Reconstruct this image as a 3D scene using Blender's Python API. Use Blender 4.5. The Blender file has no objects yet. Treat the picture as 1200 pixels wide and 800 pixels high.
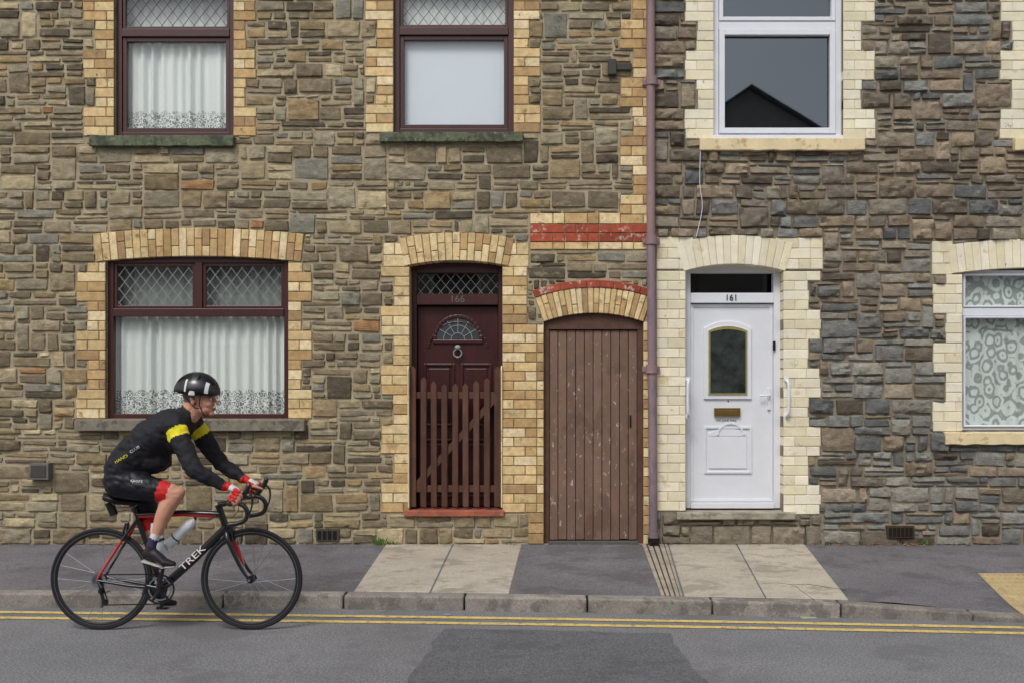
import bpy, bmesh, math, random
import numpy as np
from mathutils import Vector, noise, Matrix
from mathutils.bvhtree import BVHTree
random.seed(7)
sc=bpy.context.scene
D=9.5; F=1140.0; CX=640.0; HY=450.0; CH=1.66
def X(x): return (x-CX)/120.0
def Z(y): return CH-(y-HY)/120.0
def G(x,y,z=0.0):
    d=(CH-z)*F/(y-HY); return ((x-CX)*d/F, d-D)
def lin(c):
    c=c/255.0
    return c/12.92 if c<=0.04045 else ((c+0.055)/1.055)**2.4
def C(r,g,b): return (lin(r),lin(g),lin(b))
# ------------------------------------------------ materials
MATS={}
def pmat(name,rgb,rough=.7,var=.15,vscale=6,bump=.25,bscale=60,metal=0,spots=None,spots2=None,spec=.3,coat=0,fine=0.0,fs=220,big=0,stretch=None,bd=.01):
    if name in MATS: return MATS[name]
    m=bpy.data.materials.new(name); m.use_nodes=True; nt=m.node_tree; N=nt.nodes; L=nt.links
    p=N['Principled BSDF']; p.inputs['Roughness'].default_value=rough; p.inputs['Metallic'].default_value=metal
    p.inputs['Specular IOR Level'].default_value=spec
    p.inputs['Coat Weight'].default_value=coat
    tc=N.new('ShaderNodeTexCoord'); at=N.new('ShaderNodeAttribute'); at.attribute_name='Col'
    src=tc.outputs['Object']
    if stretch:
        mp=N.new('ShaderNodeMapping'); mp.inputs['Scale'].default_value=stretch; L.new(src,mp.inputs[0]); src=mp.outputs[0]
    def noi(sc_,det=6,rg=.6):
        n=N.new('ShaderNodeTexNoise'); n.inputs['Scale'].default_value=sc_; n.inputs['Detail'].default_value=det; n.inputs['Roughness'].default_value=rg
        L.new(src,n.inputs['Vector']); return n
    def mul(last,sc_,v,det=8):
        n1=noi(sc_,det,.65); mr=N.new('ShaderNodeMapRange'); mr.inputs[1].default_value=.3; mr.inputs[2].default_value=.7; mr.inputs[3].default_value=1-v; mr.inputs[4].default_value=1+v
        L.new(n1.outputs['Fac'],mr.inputs[0]); b=N.new('ShaderNodeMixRGB'); b.blend_type='MULTIPLY'; b.inputs[0].default_value=1; L.new(last.outputs[0],b.inputs[1]); L.new(mr.outputs[0],b.inputs[2]); return b
    a=N.new('ShaderNodeMixRGB'); a.blend_type='MULTIPLY'; a.inputs[0].default_value=1; a.inputs[1].default_value=(*rgb,1); L.new(at.outputs['Color'],a.inputs[2])
    last=mul(a,vscale,var)
    if fine>0: last=mul(last,fs,fine,3)
    if big>0: last=mul(last,.7,big,4)
    for s in (spots,spots2):
        if s:
            col,ssc,th,amt=s
            n=noi(ssc,8,.7); r=N.new('ShaderNodeMapRange'); r.inputs[1].default_value=th; r.inputs[2].default_value=th+.06; r.inputs[3].default_value=0; r.inputs[4].default_value=amt
            L.new(n.outputs['Fac'],r.inputs[0]); q=N.new('ShaderNodeMixRGB'); L.new(r.outputs[0],q.inputs[0]); L.new(last.outputs[0],q.inputs[1]); q.inputs[2].default_value=(*col,1); last=q
    L.new(last.outputs[0],p.inputs['Base Color'])
    if bump>0:
        nb=noi(bscale,8,.7); bp=N.new('ShaderNodeBump'); bp.inputs['Strength'].default_value=bump; bp.inputs['Distance'].default_value=bd
        L.new(nb.outputs['Fac'],bp.inputs['Height']); L.new(bp.outputs[0],p.inputs['Normal'])
    MATS[name]=m; return m
def glassmat(name,base=.06,tint=(1,1,1),gloss=(1,1,1)):
    m=bpy.data.materials.new(name); m.use_nodes=True; nt=m.node_tree; N=nt.nodes; L=nt.links; N.clear()
    o=N.new('ShaderNodeOutputMaterial'); t=N.new('ShaderNodeBsdfTransparent'); t.inputs[0].default_value=(*tint,1)
    g=N.new('ShaderNodeBsdfGlossy'); g.inputs['Roughness'].default_value=.02; g.inputs[0].default_value=(*gloss,1)
    lw=N.new('ShaderNodeLayerWeight'); lw.inputs['Blend'].default_value=.5
    pw=N.new('ShaderNodeMath'); pw.operation='POWER'; pw.inputs[1].default_value=4.5; L.new(lw.outputs['Facing'],pw.inputs[0])
    ad=N.new('ShaderNodeMath'); ad.operation='MULTIPLY_ADD'; ad.inputs[1].default_value=.75; ad.inputs[2].default_value=.04+base; L.new(pw.outputs[0],ad.inputs[0])
    tc=N.new('ShaderNodeTexCoord'); n=N.new('ShaderNodeTexNoise'); n.inputs['Scale'].default_value=1.2; n.inputs['Detail'].default_value=0; L.new(tc.outputs['Object'],n.inputs['Vector'])
    b=N.new('ShaderNodeBump'); b.inputs['Strength'].default_value=.05; b.inputs['Distance'].default_value=.02; L.new(n.outputs['Fac'],b.inputs['Height']); L.new(b.outputs[0],g.inputs['Normal'])
    x=N.new('ShaderNodeMixShader'); L.new(ad.outputs[0],x.inputs[0]); L.new(t.outputs[0],x.inputs[1]); L.new(g.outputs[0],x.inputs[2]); L.new(x.outputs[0],o.inputs[0]); return m
def lacemat(name,rgb,scale,holes=.5):
    m=bpy.data.materials.new(name); m.use_nodes=True; nt=m.node_tree; N=nt.nodes; L=nt.links; N.clear()
    o=N.new('ShaderNodeOutputMaterial'); d=N.new('ShaderNodeBsdfDiffuse'); d.inputs[0].default_value=(*rgb,1); t=N.new('ShaderNodeBsdfTransparent'); x=N.new('ShaderNodeMixShader')
    tc=N.new('ShaderNodeTexCoord'); mp=N.new('ShaderNodeMapping'); mp.inputs['Scale'].default_value=(1,0,.8); L.new(tc.outputs['Object'],mp.inputs[0])
    v=N.new('ShaderNodeTexVoronoi'); v.inputs['Scale'].default_value=scale; v.inputs['Randomness'].default_value=.75; L.new(mp.outputs[0],v.inputs['Vector'])
    w=N.new('ShaderNodeMath'); w.operation='MULTIPLY'; w.inputs[1].default_value=16; L.new(v.outputs['Distance'],w.inputs[0])
    nn=N.new('ShaderNodeTexNoise'); nn.inputs['Scale'].default_value=scale*1.3; nn.inputs['Detail'].default_value=4; L.new(mp.outputs[0],nn.inputs['Vector'])
    n2=N.new('ShaderNodeMath'); n2.operation='MULTIPLY_ADD'; n2.inputs[1].default_value=9; L.new(nn.outputs['Fac'],n2.inputs[0]); L.new(w.outputs[0],n2.inputs[2])
    s=N.new('ShaderNodeMath'); s.operation='SINE'; L.new(n2.outputs[0],s.inputs[0])
    r=N.new('ShaderNodeMapRange'); r.inputs[1].default_value=-.5; r.inputs[2].default_value=.3; r.inputs[3].default_value=holes; r.inputs[4].default_value=.03; L.new(s.outputs[0],r.inputs[0])
    L.new(r.outputs[0],x.inputs[0]); L.new(d.outputs[0],x.inputs[1]); L.new(t.outputs[0],x.inputs[2]); L.new(x.outputs[0],o.inputs[0]); return m
# ------------------------------------------------ mesh builder
def empty(name):
    e=bpy.data.objects.new(name,None); sc.collection.objects.link(e); return e
_sph={}
def sph_t(n,m):
    if (n,m) in _sph: return _sph[(n,m)]
    v=[(0,0,1)]
    for j in range(1,m):
        t=math.pi*j/m
        for i in range(n):
            a=2*math.pi*i/n; v.append((math.sin(t)*math.cos(a),math.sin(t)*math.sin(a),math.cos(t)))
    v.append((0,0,-1)); f=[]
    for i in range(n): f.append((0,1+i,1+(i+1)%n))
    for j in range(m-2):
        for i in range(n):
            a=1+j*n+i;b=1+j*n+(i+1)%n; f.append((a,a+n,b+n,b))
    l=len(v)-1
    for i in range(n): f.append((l,1+(m-2)*n+(i+1)%n,1+(m-2)*n+i))
    _sph[(n,m)]=(v,f); return v,f
BEV=[]
class MB:
    def __init__(s): s.v=[];s.f=[];s.m=[];s.c=[]
    def add(s,vs,fs,mat=0,col=(1,1,1)):
        o=len(s.v); s.v.extend([tuple(q) for q in vs])
        for f in fs: s.f.append(tuple(i+o for i in f)); s.m.append(mat); s.c.append(col)
    def box(s,x0,x1,y0,y1,z0,z1,mat=0,col=(1,1,1)):
        if x0>x1:x0,x1=x1,x0
        if z0>z1:z0,z1=z1,z0
        s.add([(x0,y0,z0),(x1,y0,z0),(x1,y1,z0),(x0,y1,z0),(x0,y0,z1),(x1,y0,z1),(x1,y1,z1),(x0,y1,z1)],
          [(0,3,2,1),(4,5,6,7),(0,1,5,4),(1,2,6,5),(2,3,7,6),(3,0,4,7)],mat,col)
    def pane(s,x0,x1,y,z0,z1):
        if z0>z1:z0,z1=z1,z0
        s.add([(x0,y,z0),(x1,y,z0),(x1,y,z1),(x0,y,z1)],[(0,1,2,3)])
    def prism(s,poly,y0,y1,mat=0,col=(1,1,1)):
        n=len(poly); vs=[(a,y0,b) for a,b in poly]+[(a,y1,b) for a,b in poly]
        fs=[tuple(range(n)),tuple(range(2*n-1,n-1,-1))]+[(i,i+n,(i+1)%n+n,(i+1)%n) for i in range(n)]
        s.add(vs,fs,mat,col)
    def slab(s,poly,z0,z1,mat=0,col=(1,1,1)):
        n=len(poly)
        def zz(z,i): return z[i] if isinstance(z,(list,tuple)) else z
        vs=[(a,b,zz(z0,i)) for i,(a,b) in enumerate(poly)]+[(a,b,zz(z1,i)) for i,(a,b) in enumerate(poly)]
        fs=[tuple(range(n-1,-1,-1)),tuple(range(n,2*n))]+[(i,(i+1)%n,(i+1)%n+n,i+n) for i in range(n)]
        s.add(vs,fs,mat,col)
    def bar(s,p0,p1,w,y0,y1,mat=0,col=(1,1,1)):
        dx,dz=p1[0]-p0[0],p1[1]-p0[1]; l=math.hypot(dx,dz)
        if l<1e-5:return
        nx,nz=-dz/l*w/2,dx/l*w/2
        s.prism([(p0[0]-nx,p0[1]-nz),(p1[0]-nx,p1[1]-nz),(p1[0]+nx,p1[1]+nz),(p0[0]+nx,p0[1]+nz)],y0,y1,mat,col)
    def frame(s,x0,x1,z0,z1,t,y0,y1,mat=0,col=(1,1,1)):
        s.box(x0,x0+t,y0,y1,z0,z1,mat,col); s.box(x1-t,x1,y0,y1,z0,z1,mat,col)
        s.box(x0+t,x1-t,y0,y1,z0,z0+t,mat,col); s.box(x0+t,x1-t,y0,y1,z1-t,z1,mat,col)
    def tube(s,pts,rs,seg=10,mat=0,col=(1,1,1),flat=1.0,sub=0):
        pts=[Vector(p) for p in pts]; n=len(pts)
        if not isinstance(rs,(list,tuple)): rs=[rs]*n
        if sub:
            np_=[];nr=[]
            for i in range(n-1):
                p0,p1,p2,p3=pts[max(i-1,0)],pts[i],pts[i+1],pts[min(i+2,n-1)]
                for k in range(sub):
                    t=k/sub; np_.append(.5*((2*p1)+(p2-p0)*t+(2*p0-5*p1+4*p2-p3)*t*t+(3*p1-p0-3*p2+p3)*t**3)); nr.append(rs[i]+(rs[i+1]-rs[i])*t)
            pts=np_+[pts[-1]]; rs=nr+[rs[-1]]; n=len(pts)
        vs=[];prev=None
        for i,p in enumerate(pts):
            t=(pts[min(i+1,n-1)]-pts[max(i-1,0)]).normalized()
            if prev is None:
                u=t.cross(Vector((0,1,0)))
                if u.length<.1: u=t.cross(Vector((1,0,0)))
            else: u=prev-t*prev.dot(t)
            u.normalize(); prev=u; w=t.cross(u)
            for k in range(seg):
                a=2*math.pi*k/seg; vs.append(p+u*math.cos(a)*rs[i]+w*math.sin(a)*rs[i]*flat)
        fs=[]
        for i in range(n-1):
            for k in range(seg): fs.append((i*seg+k,i*seg+(k+1)%seg,(i+1)*seg+(k+1)%seg,(i+1)*seg+k))
        fs.append(tuple(range(seg-1,-1,-1))); fs.append(tuple((n-1)*seg+k for k in range(seg)))
        s.add(vs,fs,mat,col)
    def ring(s,c,R,pr,mat=0,col=(1,1,1),seg=64):
        vs=[];n=len(pr)
        for i in range(seg):
            a=2*math.pi*i/seg
            for (dr,dy) in pr: vs.append((c[0]+(R+dr)*math.cos(a),c[1]+dy,c[2]+(R+dr)*math.sin(a)))
        fs=[(i*n+k,i*n+(k+1)%n,((i+1)%seg)*n+(k+1)%n,((i+1)%seg)*n+k) for i in range(seg) for k in range(n)]
        s.add(vs,fs,mat,col)
    def sph(s,c,r,mat=0,col=(1,1,1),n=14,m=10):
        if not isinstance(r,(list,tuple)): r=(r,r,r)
        v,f=sph_t(n,m); s.add([(c[0]+a*r[0],c[1]+b*r[1],c[2]+d*r[2]) for a,b,d in v],f,mat,col)
    def build(s,name,mats,parent=None,bevel=0,smooth=None,recalc=True,seg=1):
        me=bpy.data.meshes.new(name); me.from_pydata(s.v,[],s.f)
        for m in mats: me.materials.append(m)
        me.polygons.foreach_set('material_index',s.m)
        if recalc:
            bm=bmesh.new(); bm.from_mesh(me); bmesh.ops.recalc_face_normals(bm,faces=bm.faces); bm.to_mesh(me); bm.free()
        ca=me.color_attributes.new('Col','FLOAT_COLOR','CORNER')
        lt=np.empty(len(me.polygons),dtype=np.int32); me.polygons.foreach_get('loop_total',lt)
        cc=np.array([(*c,1) for c in s.c],dtype=np.float32); ca.data.foreach_set('color',np.repeat(cc,lt,axis=0).ravel())
        if smooth is not None:
            me.polygons.foreach_set('use_smooth',[True]*len(me.polygons))
            if smooth<3: me.set_sharp_from_angle(angle=smooth)
        o=bpy.data.objects.new(name,me); sc.collection.objects.link(o)
        if parent: o.parent=parent
        if bevel: BEV.append((o,bevel,seg))
        return o
def text(name,body,size,loc,rot,mat,parent=None,extr=.001,sx=1):
    cu=bpy.data.curves.new(name,'FONT'); cu.body=body; cu.size=size; cu.extrude=extr; cu.align_x='CENTER'; cu.align_y='CENTER'
    o=bpy.data.objects.new(name+'_tmp',cu); sc.collection.objects.link(o)
    dg=bpy.context.evaluated_depsgraph_get(); me=bpy.data.meshes.new_from_object(o.evaluated_get(dg)); bpy.data.objects.remove(o)
    me.materials.clear(); me.materials.append(mat)
    ca=me.color_attributes.new('Col','FLOAT_COLOR','CORNER'); ca.data.foreach_set('color',[1.0]*(4*len(me.loops)))
    q=bpy.data.objects.new(name,me); sc.collection.objects.link(q); q.location=loc; q.rotation_euler=rot; q.scale=(sx,1,1)
    if parent: q.parent=parent
    return q
W1=(1,1,1)
m_wj=pmat('white_panel',C(214,214,214),.6,.05,10,.1,30)
m_blk=pmat('black_plastic',C(26,26,28),.45,.1,10,0)
# ================================================== BICYCLE
BY=-2.91; BS=F/(D+BY)
def Q(x,y,dy=0.0): return Vector(((x-CX)/BS,BY+dy,CH-(y-HY)/BS))
bike=empty('bicycle')
m_car=pmat('black_carbon',C(24,24,27),.3,.1,10,0,spec=.5,coat=.4)
m_bred=pmat('red_gloss',C(186,28,34),.3,.05,10,0,spec=.5,coat=.4)
m_tyre=pmat('tyre_rubber',C(40,40,42),.8,.1,20,0)
m_rim=pmat('rim',C(34,34,37),.35,.05,10,0,spec=.5)
m_steel=pmat('steel',C(170,172,176),.3,.05,10,0,metal=.9)
m_wht=pmat('white_decal',C(230,230,230),.5,.02,5,0)
RA=Q(119,677);FA=Q(295,677); RA.z=FA.z=.345
b=MB()
for Cc,rear in ((RA,True),(FA,False)):
    pr=[(math.cos(t)*.0125,math.sin(t)*.0125) for t in [2*math.pi*k/10 for k in range(10)]]
    b.ring(Cc,.3325,pr,0,seg=72); b.ring(Cc,.308,[(-.012,0),(-.004,-.009),(.016,-.0105),(.016,.0105),(-.004,.009)],1,seg=72)
    b.ring(Cc,.316,[(-.001,-.0112),(.001,-.0112),(.001,.0112),(-.001,.0112)],2,seg=72)
    n=20
    for k in range(n):
        a=2*math.pi*k/n; s=1 if k%2 else -1; of=.35*(1 if (k//2)%2 else -1)
        b.tube([Cc+Vector((.022*math.cos(a+of*3),s*.03,.022*math.sin(a+of*3))),Cc+Vector((.302*math.cos(a),0,.302*math.sin(a)))],.0015,4,2)
    b.tube([Cc+Vector((0,-.05,0)),Cc+Vector((0,.05,0))],.012,10,1)
    for s in (-1,1): b.tube([Cc+Vector((0,s*.028,0)),Cc+Vector((0,s*.032,0))],.026,14,1)
    b.tube([Cc+Vector((0,-.066,0)),Cc+Vector((0,.066,0))],.008,8,2)
b.build('wheels',[m_tyre,m_rim,m_steel],bike,smooth=.7)
BB=Q(190,688)
b=MB()
b.tube([BB,Q(176,648),Q(163,612)],[.019,.017,.017],14,0)
b.tube([Q(163,612),Q(157,592)],.0137,12,0)
b.tube([Q(160.5,603),Q(215,600),Q(259,602)],[.017,.018,.022],14,0)
b.tube([Q(163,604.3),Q(215,601.6),Q(254,603.2)],[.0155,.0165,.019],14,1,flat=1.07)
b.tube([BB,Q(228,654),Q(265,617)],[.029,.028,.026],16,0)
b.tube([Q(257,594),Q(267,624)],[.021,.025],16,0); b.tube([Q(256,591),Q(257,595)],.023,14,0)
for s in (-1,1):
    b.tube([BB+Vector((-.01,s*.025,0)),Q(155,684,s*.05),RA+Vector((0,s*.062,0))],[.013,.011,.009],10,0)
    b.tube([Q(161,608,s*.012),Q(146,632,s*.045)],[.010,.010],10,0 if s<0 else 1); b.tube([Q(146,632,s*.045),RA+Vector((0,s*.062,.01))],[.0095,.008],10,1 if s<0 else 0)
    b.tube([Q(267,624,s*.02),Q(270,632,s*.042),Q(283,660,s*.047),FA+Vector((0,s*.055,0))],[.019,.017,.013,.008],12,0,sub=3)
    b.tube([Q(271.5,634,s*.036),Q(284,661,s*.041)],[.013,.009],8,1)
b.tube([Q(267,624,-.03),Q(267,624,.03)],.022,12,0)
b.tube([Q(256,591),Q(276,587)],[.019,.018],12,0)
def barside(s):
    pts=[(276,587,0),(276,587,.08),(277,586.5,.16),(281,586,.195),(290,585,.205),(297,588,.208),(301,595,.21),(299,603,.213),(292,607,.215),(280,609,.216)]
    b.tube([Q(x,y,s*d) for x,y,d in pts],.0155,12,0,sub=4)
    b.tube([Q(287,585,s*.205),Q(293,579,s*.205),Q(299,572,s*.203),Q(302,565,s*.2),Q(301,562,s*.2)],[.016,.0175,.018,.017,.008],12,0,sub=3)
    b.tube([Q(301,571,s*.203),Q(306,577,s*.205),Q(306,588,s*.208),Q(303,598,s*.21)],[.008,.007,.006,.004],8,0,sub=3)
for s in (-1,1): barside(s)
b.tube([Q(272,617,-.02),Q(274,632,-.03)],.008,8,0); b.tube([Q(272,617,.02),Q(274,632,.03)],.008,8,0); b.box(Q(272,0).x-.015,Q(272,0).x+.015,BY-.03,BY+.03,Q(0,624).z,Q(0,616).z,0)
b.tube([Q(149,612,-.02),Q(146,625,-.03)],.008,8,0); b.tube([Q(149,612,.02),Q(146,625,.03)],.008,8,0)
b.tube([Q(282,588,-.05),Q(281,596,-.03),Q(274,604,0),Q(268,606,0)],.0026,6,0,sub=3)
p,q_=Q(228,621),Q(202,646)
d=(q_-p); n=Vector((d.z,0,-d.x)).normalized()
if n.z<0:n=-n
off=n*.055; p=p+off-d*.05; q_=q_+off-d*.05
b.tube([p-d*.22,p-d*.18,p-d*.16,p-d*.08,p,p+d*.3,p+d*.34,p+d*.5,q_],[.010,.012,.02,.026,.036,.036,.033,.036,.036],16,3,(1,1,1)); b.tube([p-d*.28,p-d*.2],[.009,.011],10,0)
b.tube([p+d*.62,p+d*.66],.0385,16,0)
b.tube([Q(179,612,0),Q(180,616),Q(182,621),Q(193,651)],[.012,.02,.034,.034],16,3,(.8,.82,.84)); b.tube([Q(186,631),Q(187,634)],.0365,16,0)
yb=-.045; c=BB+Vector((0,yb,0))
b.ring(c,.098,[(-.008,-.002),(.004,-.002),(.004,.002),(-.008,.002)],0,seg=52); b.ring(c,.076,[(-.006,.004),(.004,.004),(.004,.008),(-.006,.008)],2,seg=44)
for k in range(5):
    a=k*1.2566+.4; b.tube([c,c+Vector((.092*math.cos(a),0,.092*math.sin(a)))],[.014,.008],8,0,flat=.4)
NP=Q(197,660,-.13); FP=Q(183,716,.13)
b.tube([BB+Vector((0,-.075,0)),BB+Vector((0,.075,0))],.02,14,0)
b.tube([BB+Vector((0,-.07,0)),Vector((NP.x,BY-.075,NP.z))],[.017,.012],10,0,flat=.6); b.tube([BB+Vector((0,.07,0)),Vector((FP.x,BY+.075,FP.z))],[.017,.012],10,0,flat=.6)
for P_,s in ((NP,-1),(FP,1)):
    b.tube([Vector((P_.x,BY+s*.07,P_.z)),Vector((P_.x,BY+s*.16,P_.z))],.007,8,2); b.box(P_.x-.04,P_.x+.035,min(BY+s*.1,BY+s*.16),max(BY+s*.1,BY+s*.16),P_.z-.009,P_.z+.009,0)
for k,rr in enumerate((.05,.046,.041,.036,.031,.027)): b.ring(RA+Vector((0,-.052+k*.004,0)),rr,[(-.012,-.0008),(.002,-.0008),(.002,.0008),(-.012,.0008)],2,seg=30)
jk=Vector((RA.x+.02,BY+yb,RA.z-.075)); jk2=Vector((RA.x+.045,BY+yb,RA.z-.15))
b.tube([RA+Vector((0,yb,.036)),c+Vector((0,0,.1))],.0042,6,4); b.tube([c+Vector((0,0,-.1)),Vector((jk2.x,BY+yb,jk2.z-.018))],.0042,6,4)
b.tube([Vector((jk2.x+.018,BY+yb,jk2.z+.005)),Vector((jk.x+.02,BY+yb,jk.z)),RA+Vector((.03,yb,-.02))],.0042,6,4)
for p in (jk,jk2): b.tube([p+Vector((0,-.005,0)),p+Vector((0,.005,0))],.022,14,0)
b.tube([jk+Vector((0,-.012,0)),jk2+Vector((0,-.012,0))],.012,8,0,flat=.4); b.tube([RA+Vector((.005,-.06,-.01)),RA+Vector((.03,-.066,-.045)),jk+Vector((0,-.015,0))],[.012,.017,.012],8,0)
b.build('frame_and_components',[m_car,m_bred,m_steel,pmat('bottle_plastic',C(228,232,234),.35,.05,8,0,spec=.5),m_blk],bike,smooth=.8)
b=MB(); secs=[(124,580,.055,.030),(130,581,.073,.032),(138,584,.068,.028),(147,586,.045,.024),(156,587,.026,.02),(165,588,.018,.016),(168,590,.010,.008)]
vs=[]; n=14
for x,y,w,h in secs:
    c_=Q(x,y)
    for k in range(n):
        a=2*math.pi*k/n; vs.append((c_.x,c_.y+w*math.cos(a),c_.z-h*.3+h*math.sin(a)))
fs=[(i*n+k,i*n+(k+1)%n,(i+1)*n+(k+1)%n,(i+1)*n+k) for i in range(len(secs)-1) for k in range(n)]+[tuple(range(n)),tuple((len(secs)-1)*n+k for k in range(n))]
b.add(vs,fs,0)
for s in (-1,1): b.tube([Q(132,588,s*.022),Q(140,594,s*.022),Q(156,594,s*.022),Q(163,590,s*.01)],.0035,6,1)
b.tube([Q(128,588),Q(134,603)],[.03,.026],12,0)
b.build('saddle',[m_blk,m_steel],bike,smooth=1)
ang=math.atan2(Q(265,617).z-BB.z,Q(265,617).x-BB.x); mp=(BB+Q(265,617))*.5
text('down_tube_lettering','TREK',.062,(mp.x,BY-.030,mp.z),(math.pi/2,-ang,0),m_wht,bike,.0015,1.5)
# ================================================== CYCLIST
cyc=empty('cyclist')
m_jer=pmat('black_jersey',C(34,34,39),.75,.2,14,.35,14)
m_yj=pmat('yellow_panel',C(228,216,40),.6,.05,10,.1,30)
m_sh=pmat('black_lycra',C(24,25,32),.5,.1,12,.15,20)
m_rc=pmat('red_cuff',C(198,34,36),.6,.08,12,.1,30)
m_skin=pmat('skin',C(204,150,126),.5,.10,16,.1,120,spots=(C(184,120,98),9,.56,.4))
m_sock=pmat('sock_dark',C(60,52,84),.8,.1,12,.1,60)
m_sockw=pmat('sock_white',C(214,210,214),.8,.1,12,.1,60)
m_shoe=pmat('shoe_dark',C(40,36,40),.5,.1,12,.1,60)
m_sole=pmat('shoe_sole',C(176,172,170),.5,.1,12,0)
m_hair=pmat('grey_hair',C(120,112,104),.8,.2,60,.4,200)
m_lip=pmat('lips',C(170,100,90),.5,.1,20,0)
class Fig:
    def __init__(s): s.mb=MB(); s.s=[]
    def chain(s,pts,label,res=.4,n=12,m=8):
        tot=sum((pts[i+1][0]-pts[i][0]).length for i in range(len(pts)-1)); acc=0
        for i in range(len(pts)-1):
            a,b_=pts[i],pts[i+1]; l=(b_[0]-a[0]).length; k=max(2,int(l/(res*min(a[1],b_[1]))))
            for j in range(k+(1 if i==len(pts)-2 else 0)):
                u=j/k; p=a[0].lerp(b_[0],u); r=a[1]+(b_[1]-a[1])*u; ry=a[2]+(b_[2]-a[2])*u
                s.mb.sph(p,(r,ry,r),0,W1,n,m); s.s.append((*p,(r+ry)/2,label,(acc+l*u)/max(tot,1e-6)))
            acc+=l
    def ball(s,c,r,label,t=0): s.mb.sph(c,r,0,W1,16,12); s.s.append((*c,sum(r)/3,label,t))
    def build(s,name,mats,fn,vox,sm,parent,disp=None,smf=.5):
        o=s.mb.build(name,mats,None,recalc=False)
        r=o.modifiers.new('r','REMESH'); r.mode='VOXEL'; r.voxel_size=vox; r.use_smooth_shade=True
        q=o.modifiers.new('s','SMOOTH'); q.iterations=sm; q.factor=smf
        dg=bpy.context.evaluated_depsgraph_get(); me=bpy.data.meshes.new_from_object(o.evaluated_get(dg)); o.modifiers.clear(); old=o.data; o.data=me; bpy.data.meshes.remove(old); me.name=name
        me.materials.clear()
        for mm in mats: me.materials.append(mm)
        S=np.array([a[:4] for a in s.s]); n=len(me.polygons); cen=np.empty(n*3); me.polygons.foreach_get('center',cen); cen=cen.reshape(n,3)
        idx=np.empty(n,int)
        for k in range(0,n,4000):
            d=np.linalg.norm(cen[k:k+4000,None,:]-S[None,:,:3],axis=2)-S[None,:,3]; idx[k:k+4000]=d.argmin(1)
        mi=[fn(s.s[idx[i]][4],s.s[idx[i]][5],cen[i]) for i in range(n)]
        me.polygons.foreach_set('material_index',mi); me.polygons.foreach_set('use_smooth',[True]*n)
        if disp:
            for v in me.vertices: v.co+=v.normal*disp(v.co)
        if 'Col' in me.color_attributes: me.color_attributes.remove(me.color_attributes['Col'])
        ca=me.color_attributes.new('Col','FLOAT_COLOR','CORNER'); ca.data.foreach_set('color',[1.0]*(4*len(me.loops)))
        o.parent=parent; return o
fg=Fig(); V=Vector
fg.chain([(Q(142,562),.108,.155),(Q(147,549),.130,.175),(Q(161,532),.142,.18),(Q(181,514),.148,.185),(Q(199,502),.138,.185),(Q(210,496),.105,.17),(Q(217,489),.07,.10)],'torso',.25)
fg.chain([(Q(218,487),.064,.068),(Q(227,474),.058,.06)],'neck')
for s in (-1,1):
    fg.chain([(Q(209,494,s*.09),.080,.080),(Q(216,498,s*.165),.074,.074)],'shoulder')
    sh=Q(217,500,s*.175)
    el=Q(244,547,s*.265); wr=Q(275,565,s*.207)
    fg.chain([(sh,.073,.072),(sh.lerp(el,.4),.068,.065),(el,.054,.053)],'arm%+d'%s,.3)
    fg.chain([(el,.054,.053),(el.lerp(wr,.35),.053,.050),(wr.lerp(el,.04),.036,.038)],'fore%+d'%s,.3)
    hip=Q(148 if s<0 else 151,563,s*.085)
    if s<0: kn=Q(213,577,-.10); an=Q(186,633,-.115)
    else: kn=Q(176,628,.09); an=Q(167,689,.115)
    fg.chain([(hip,.108,.098),(hip.lerp(kn,.35),.096,.088),(hip.lerp(kn,.7),.075,.070),(kn,.056,.055)],'thigh%+d'%s,.25)
    ax=(an-kn); pn=V((ax.z,0,-ax.x)).normalized(); pn=-pn if pn.x>0 else pn
    fg.chain([(kn,.055,.054),(kn.lerp(an,.28)+pn*.018,.058,.056),(kn.lerp(an,.5)+pn*.014,.051,.049),(kn.lerp(an,.8),.035,.034),(an,.033,.031)],'shin%+d'%s,.3)
    fg.ball(kn+V((.012,0,.012)),(.045,.04,.045),'knee%+d'%s)
    if s<0: h,mid,ball,toe=Q(181,644,-.12),Q(191,646,-.125),Q(202,654,-.13),Q(212,656,-.13)
    else: h,mid,ball,toe=Q(163,699,.12),Q(172,699,.125),Q(185,709,.13),Q(196,711,.13)
    fg.chain([(an,.034,.033),(h.lerp(mid,.3),.036,.034)],'ankle')
    fg.chain([(h,.034,.032),(mid,.036,.036),(ball,.026,.042),(toe,.018,.030)],'foot')
fg.ball(Q(180,539),(.115,.14,.09),'torso',.4); fg.ball(Q(206,515),(.09,.145,.095),'torso',.75)
def fn(lb,t,c):
    if lb=='neck': return 0 if t<.45 else 5
    if lb=='torso': return 3 if t<.16 else 0
    if lb=='shoulder': return 0
    if lb.startswith('arm'):
        if .06<t<.24: return 1
        return 2 if .28<t<.31 else 0
    if lb.startswith('fore'): return 0 if t<.97 else 4
    if lb.startswith('thigh'): return 3 if t<.66 else (4 if t<.86 else 5)
    if lb.startswith('knee'): return 5
    if lb.startswith('shin'): return 5 if t<.80 else (7 if t<.9 else 6)
    if lb=='ankle': return 6 if t<.4 else 8
    return 8
def disp(co):
    d=0
    if co.z>.93 and not(co.x>Q(222,0).x and co.z>Q(0,482).z):
        d=.008*noise.noise((co.x*16,co.y*9,co.z*22))+.007*noise.noise((co.x*36+co.z*20,co.y*14,co.z*34))
    return d
body=fg.build('body',[m_jer,m_yj,m_wj,m_sh,m_rc,m_skin,m_sock,m_sockw,m_shoe],fn,.009,4,cyc,disp)
b=MB()
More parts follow.
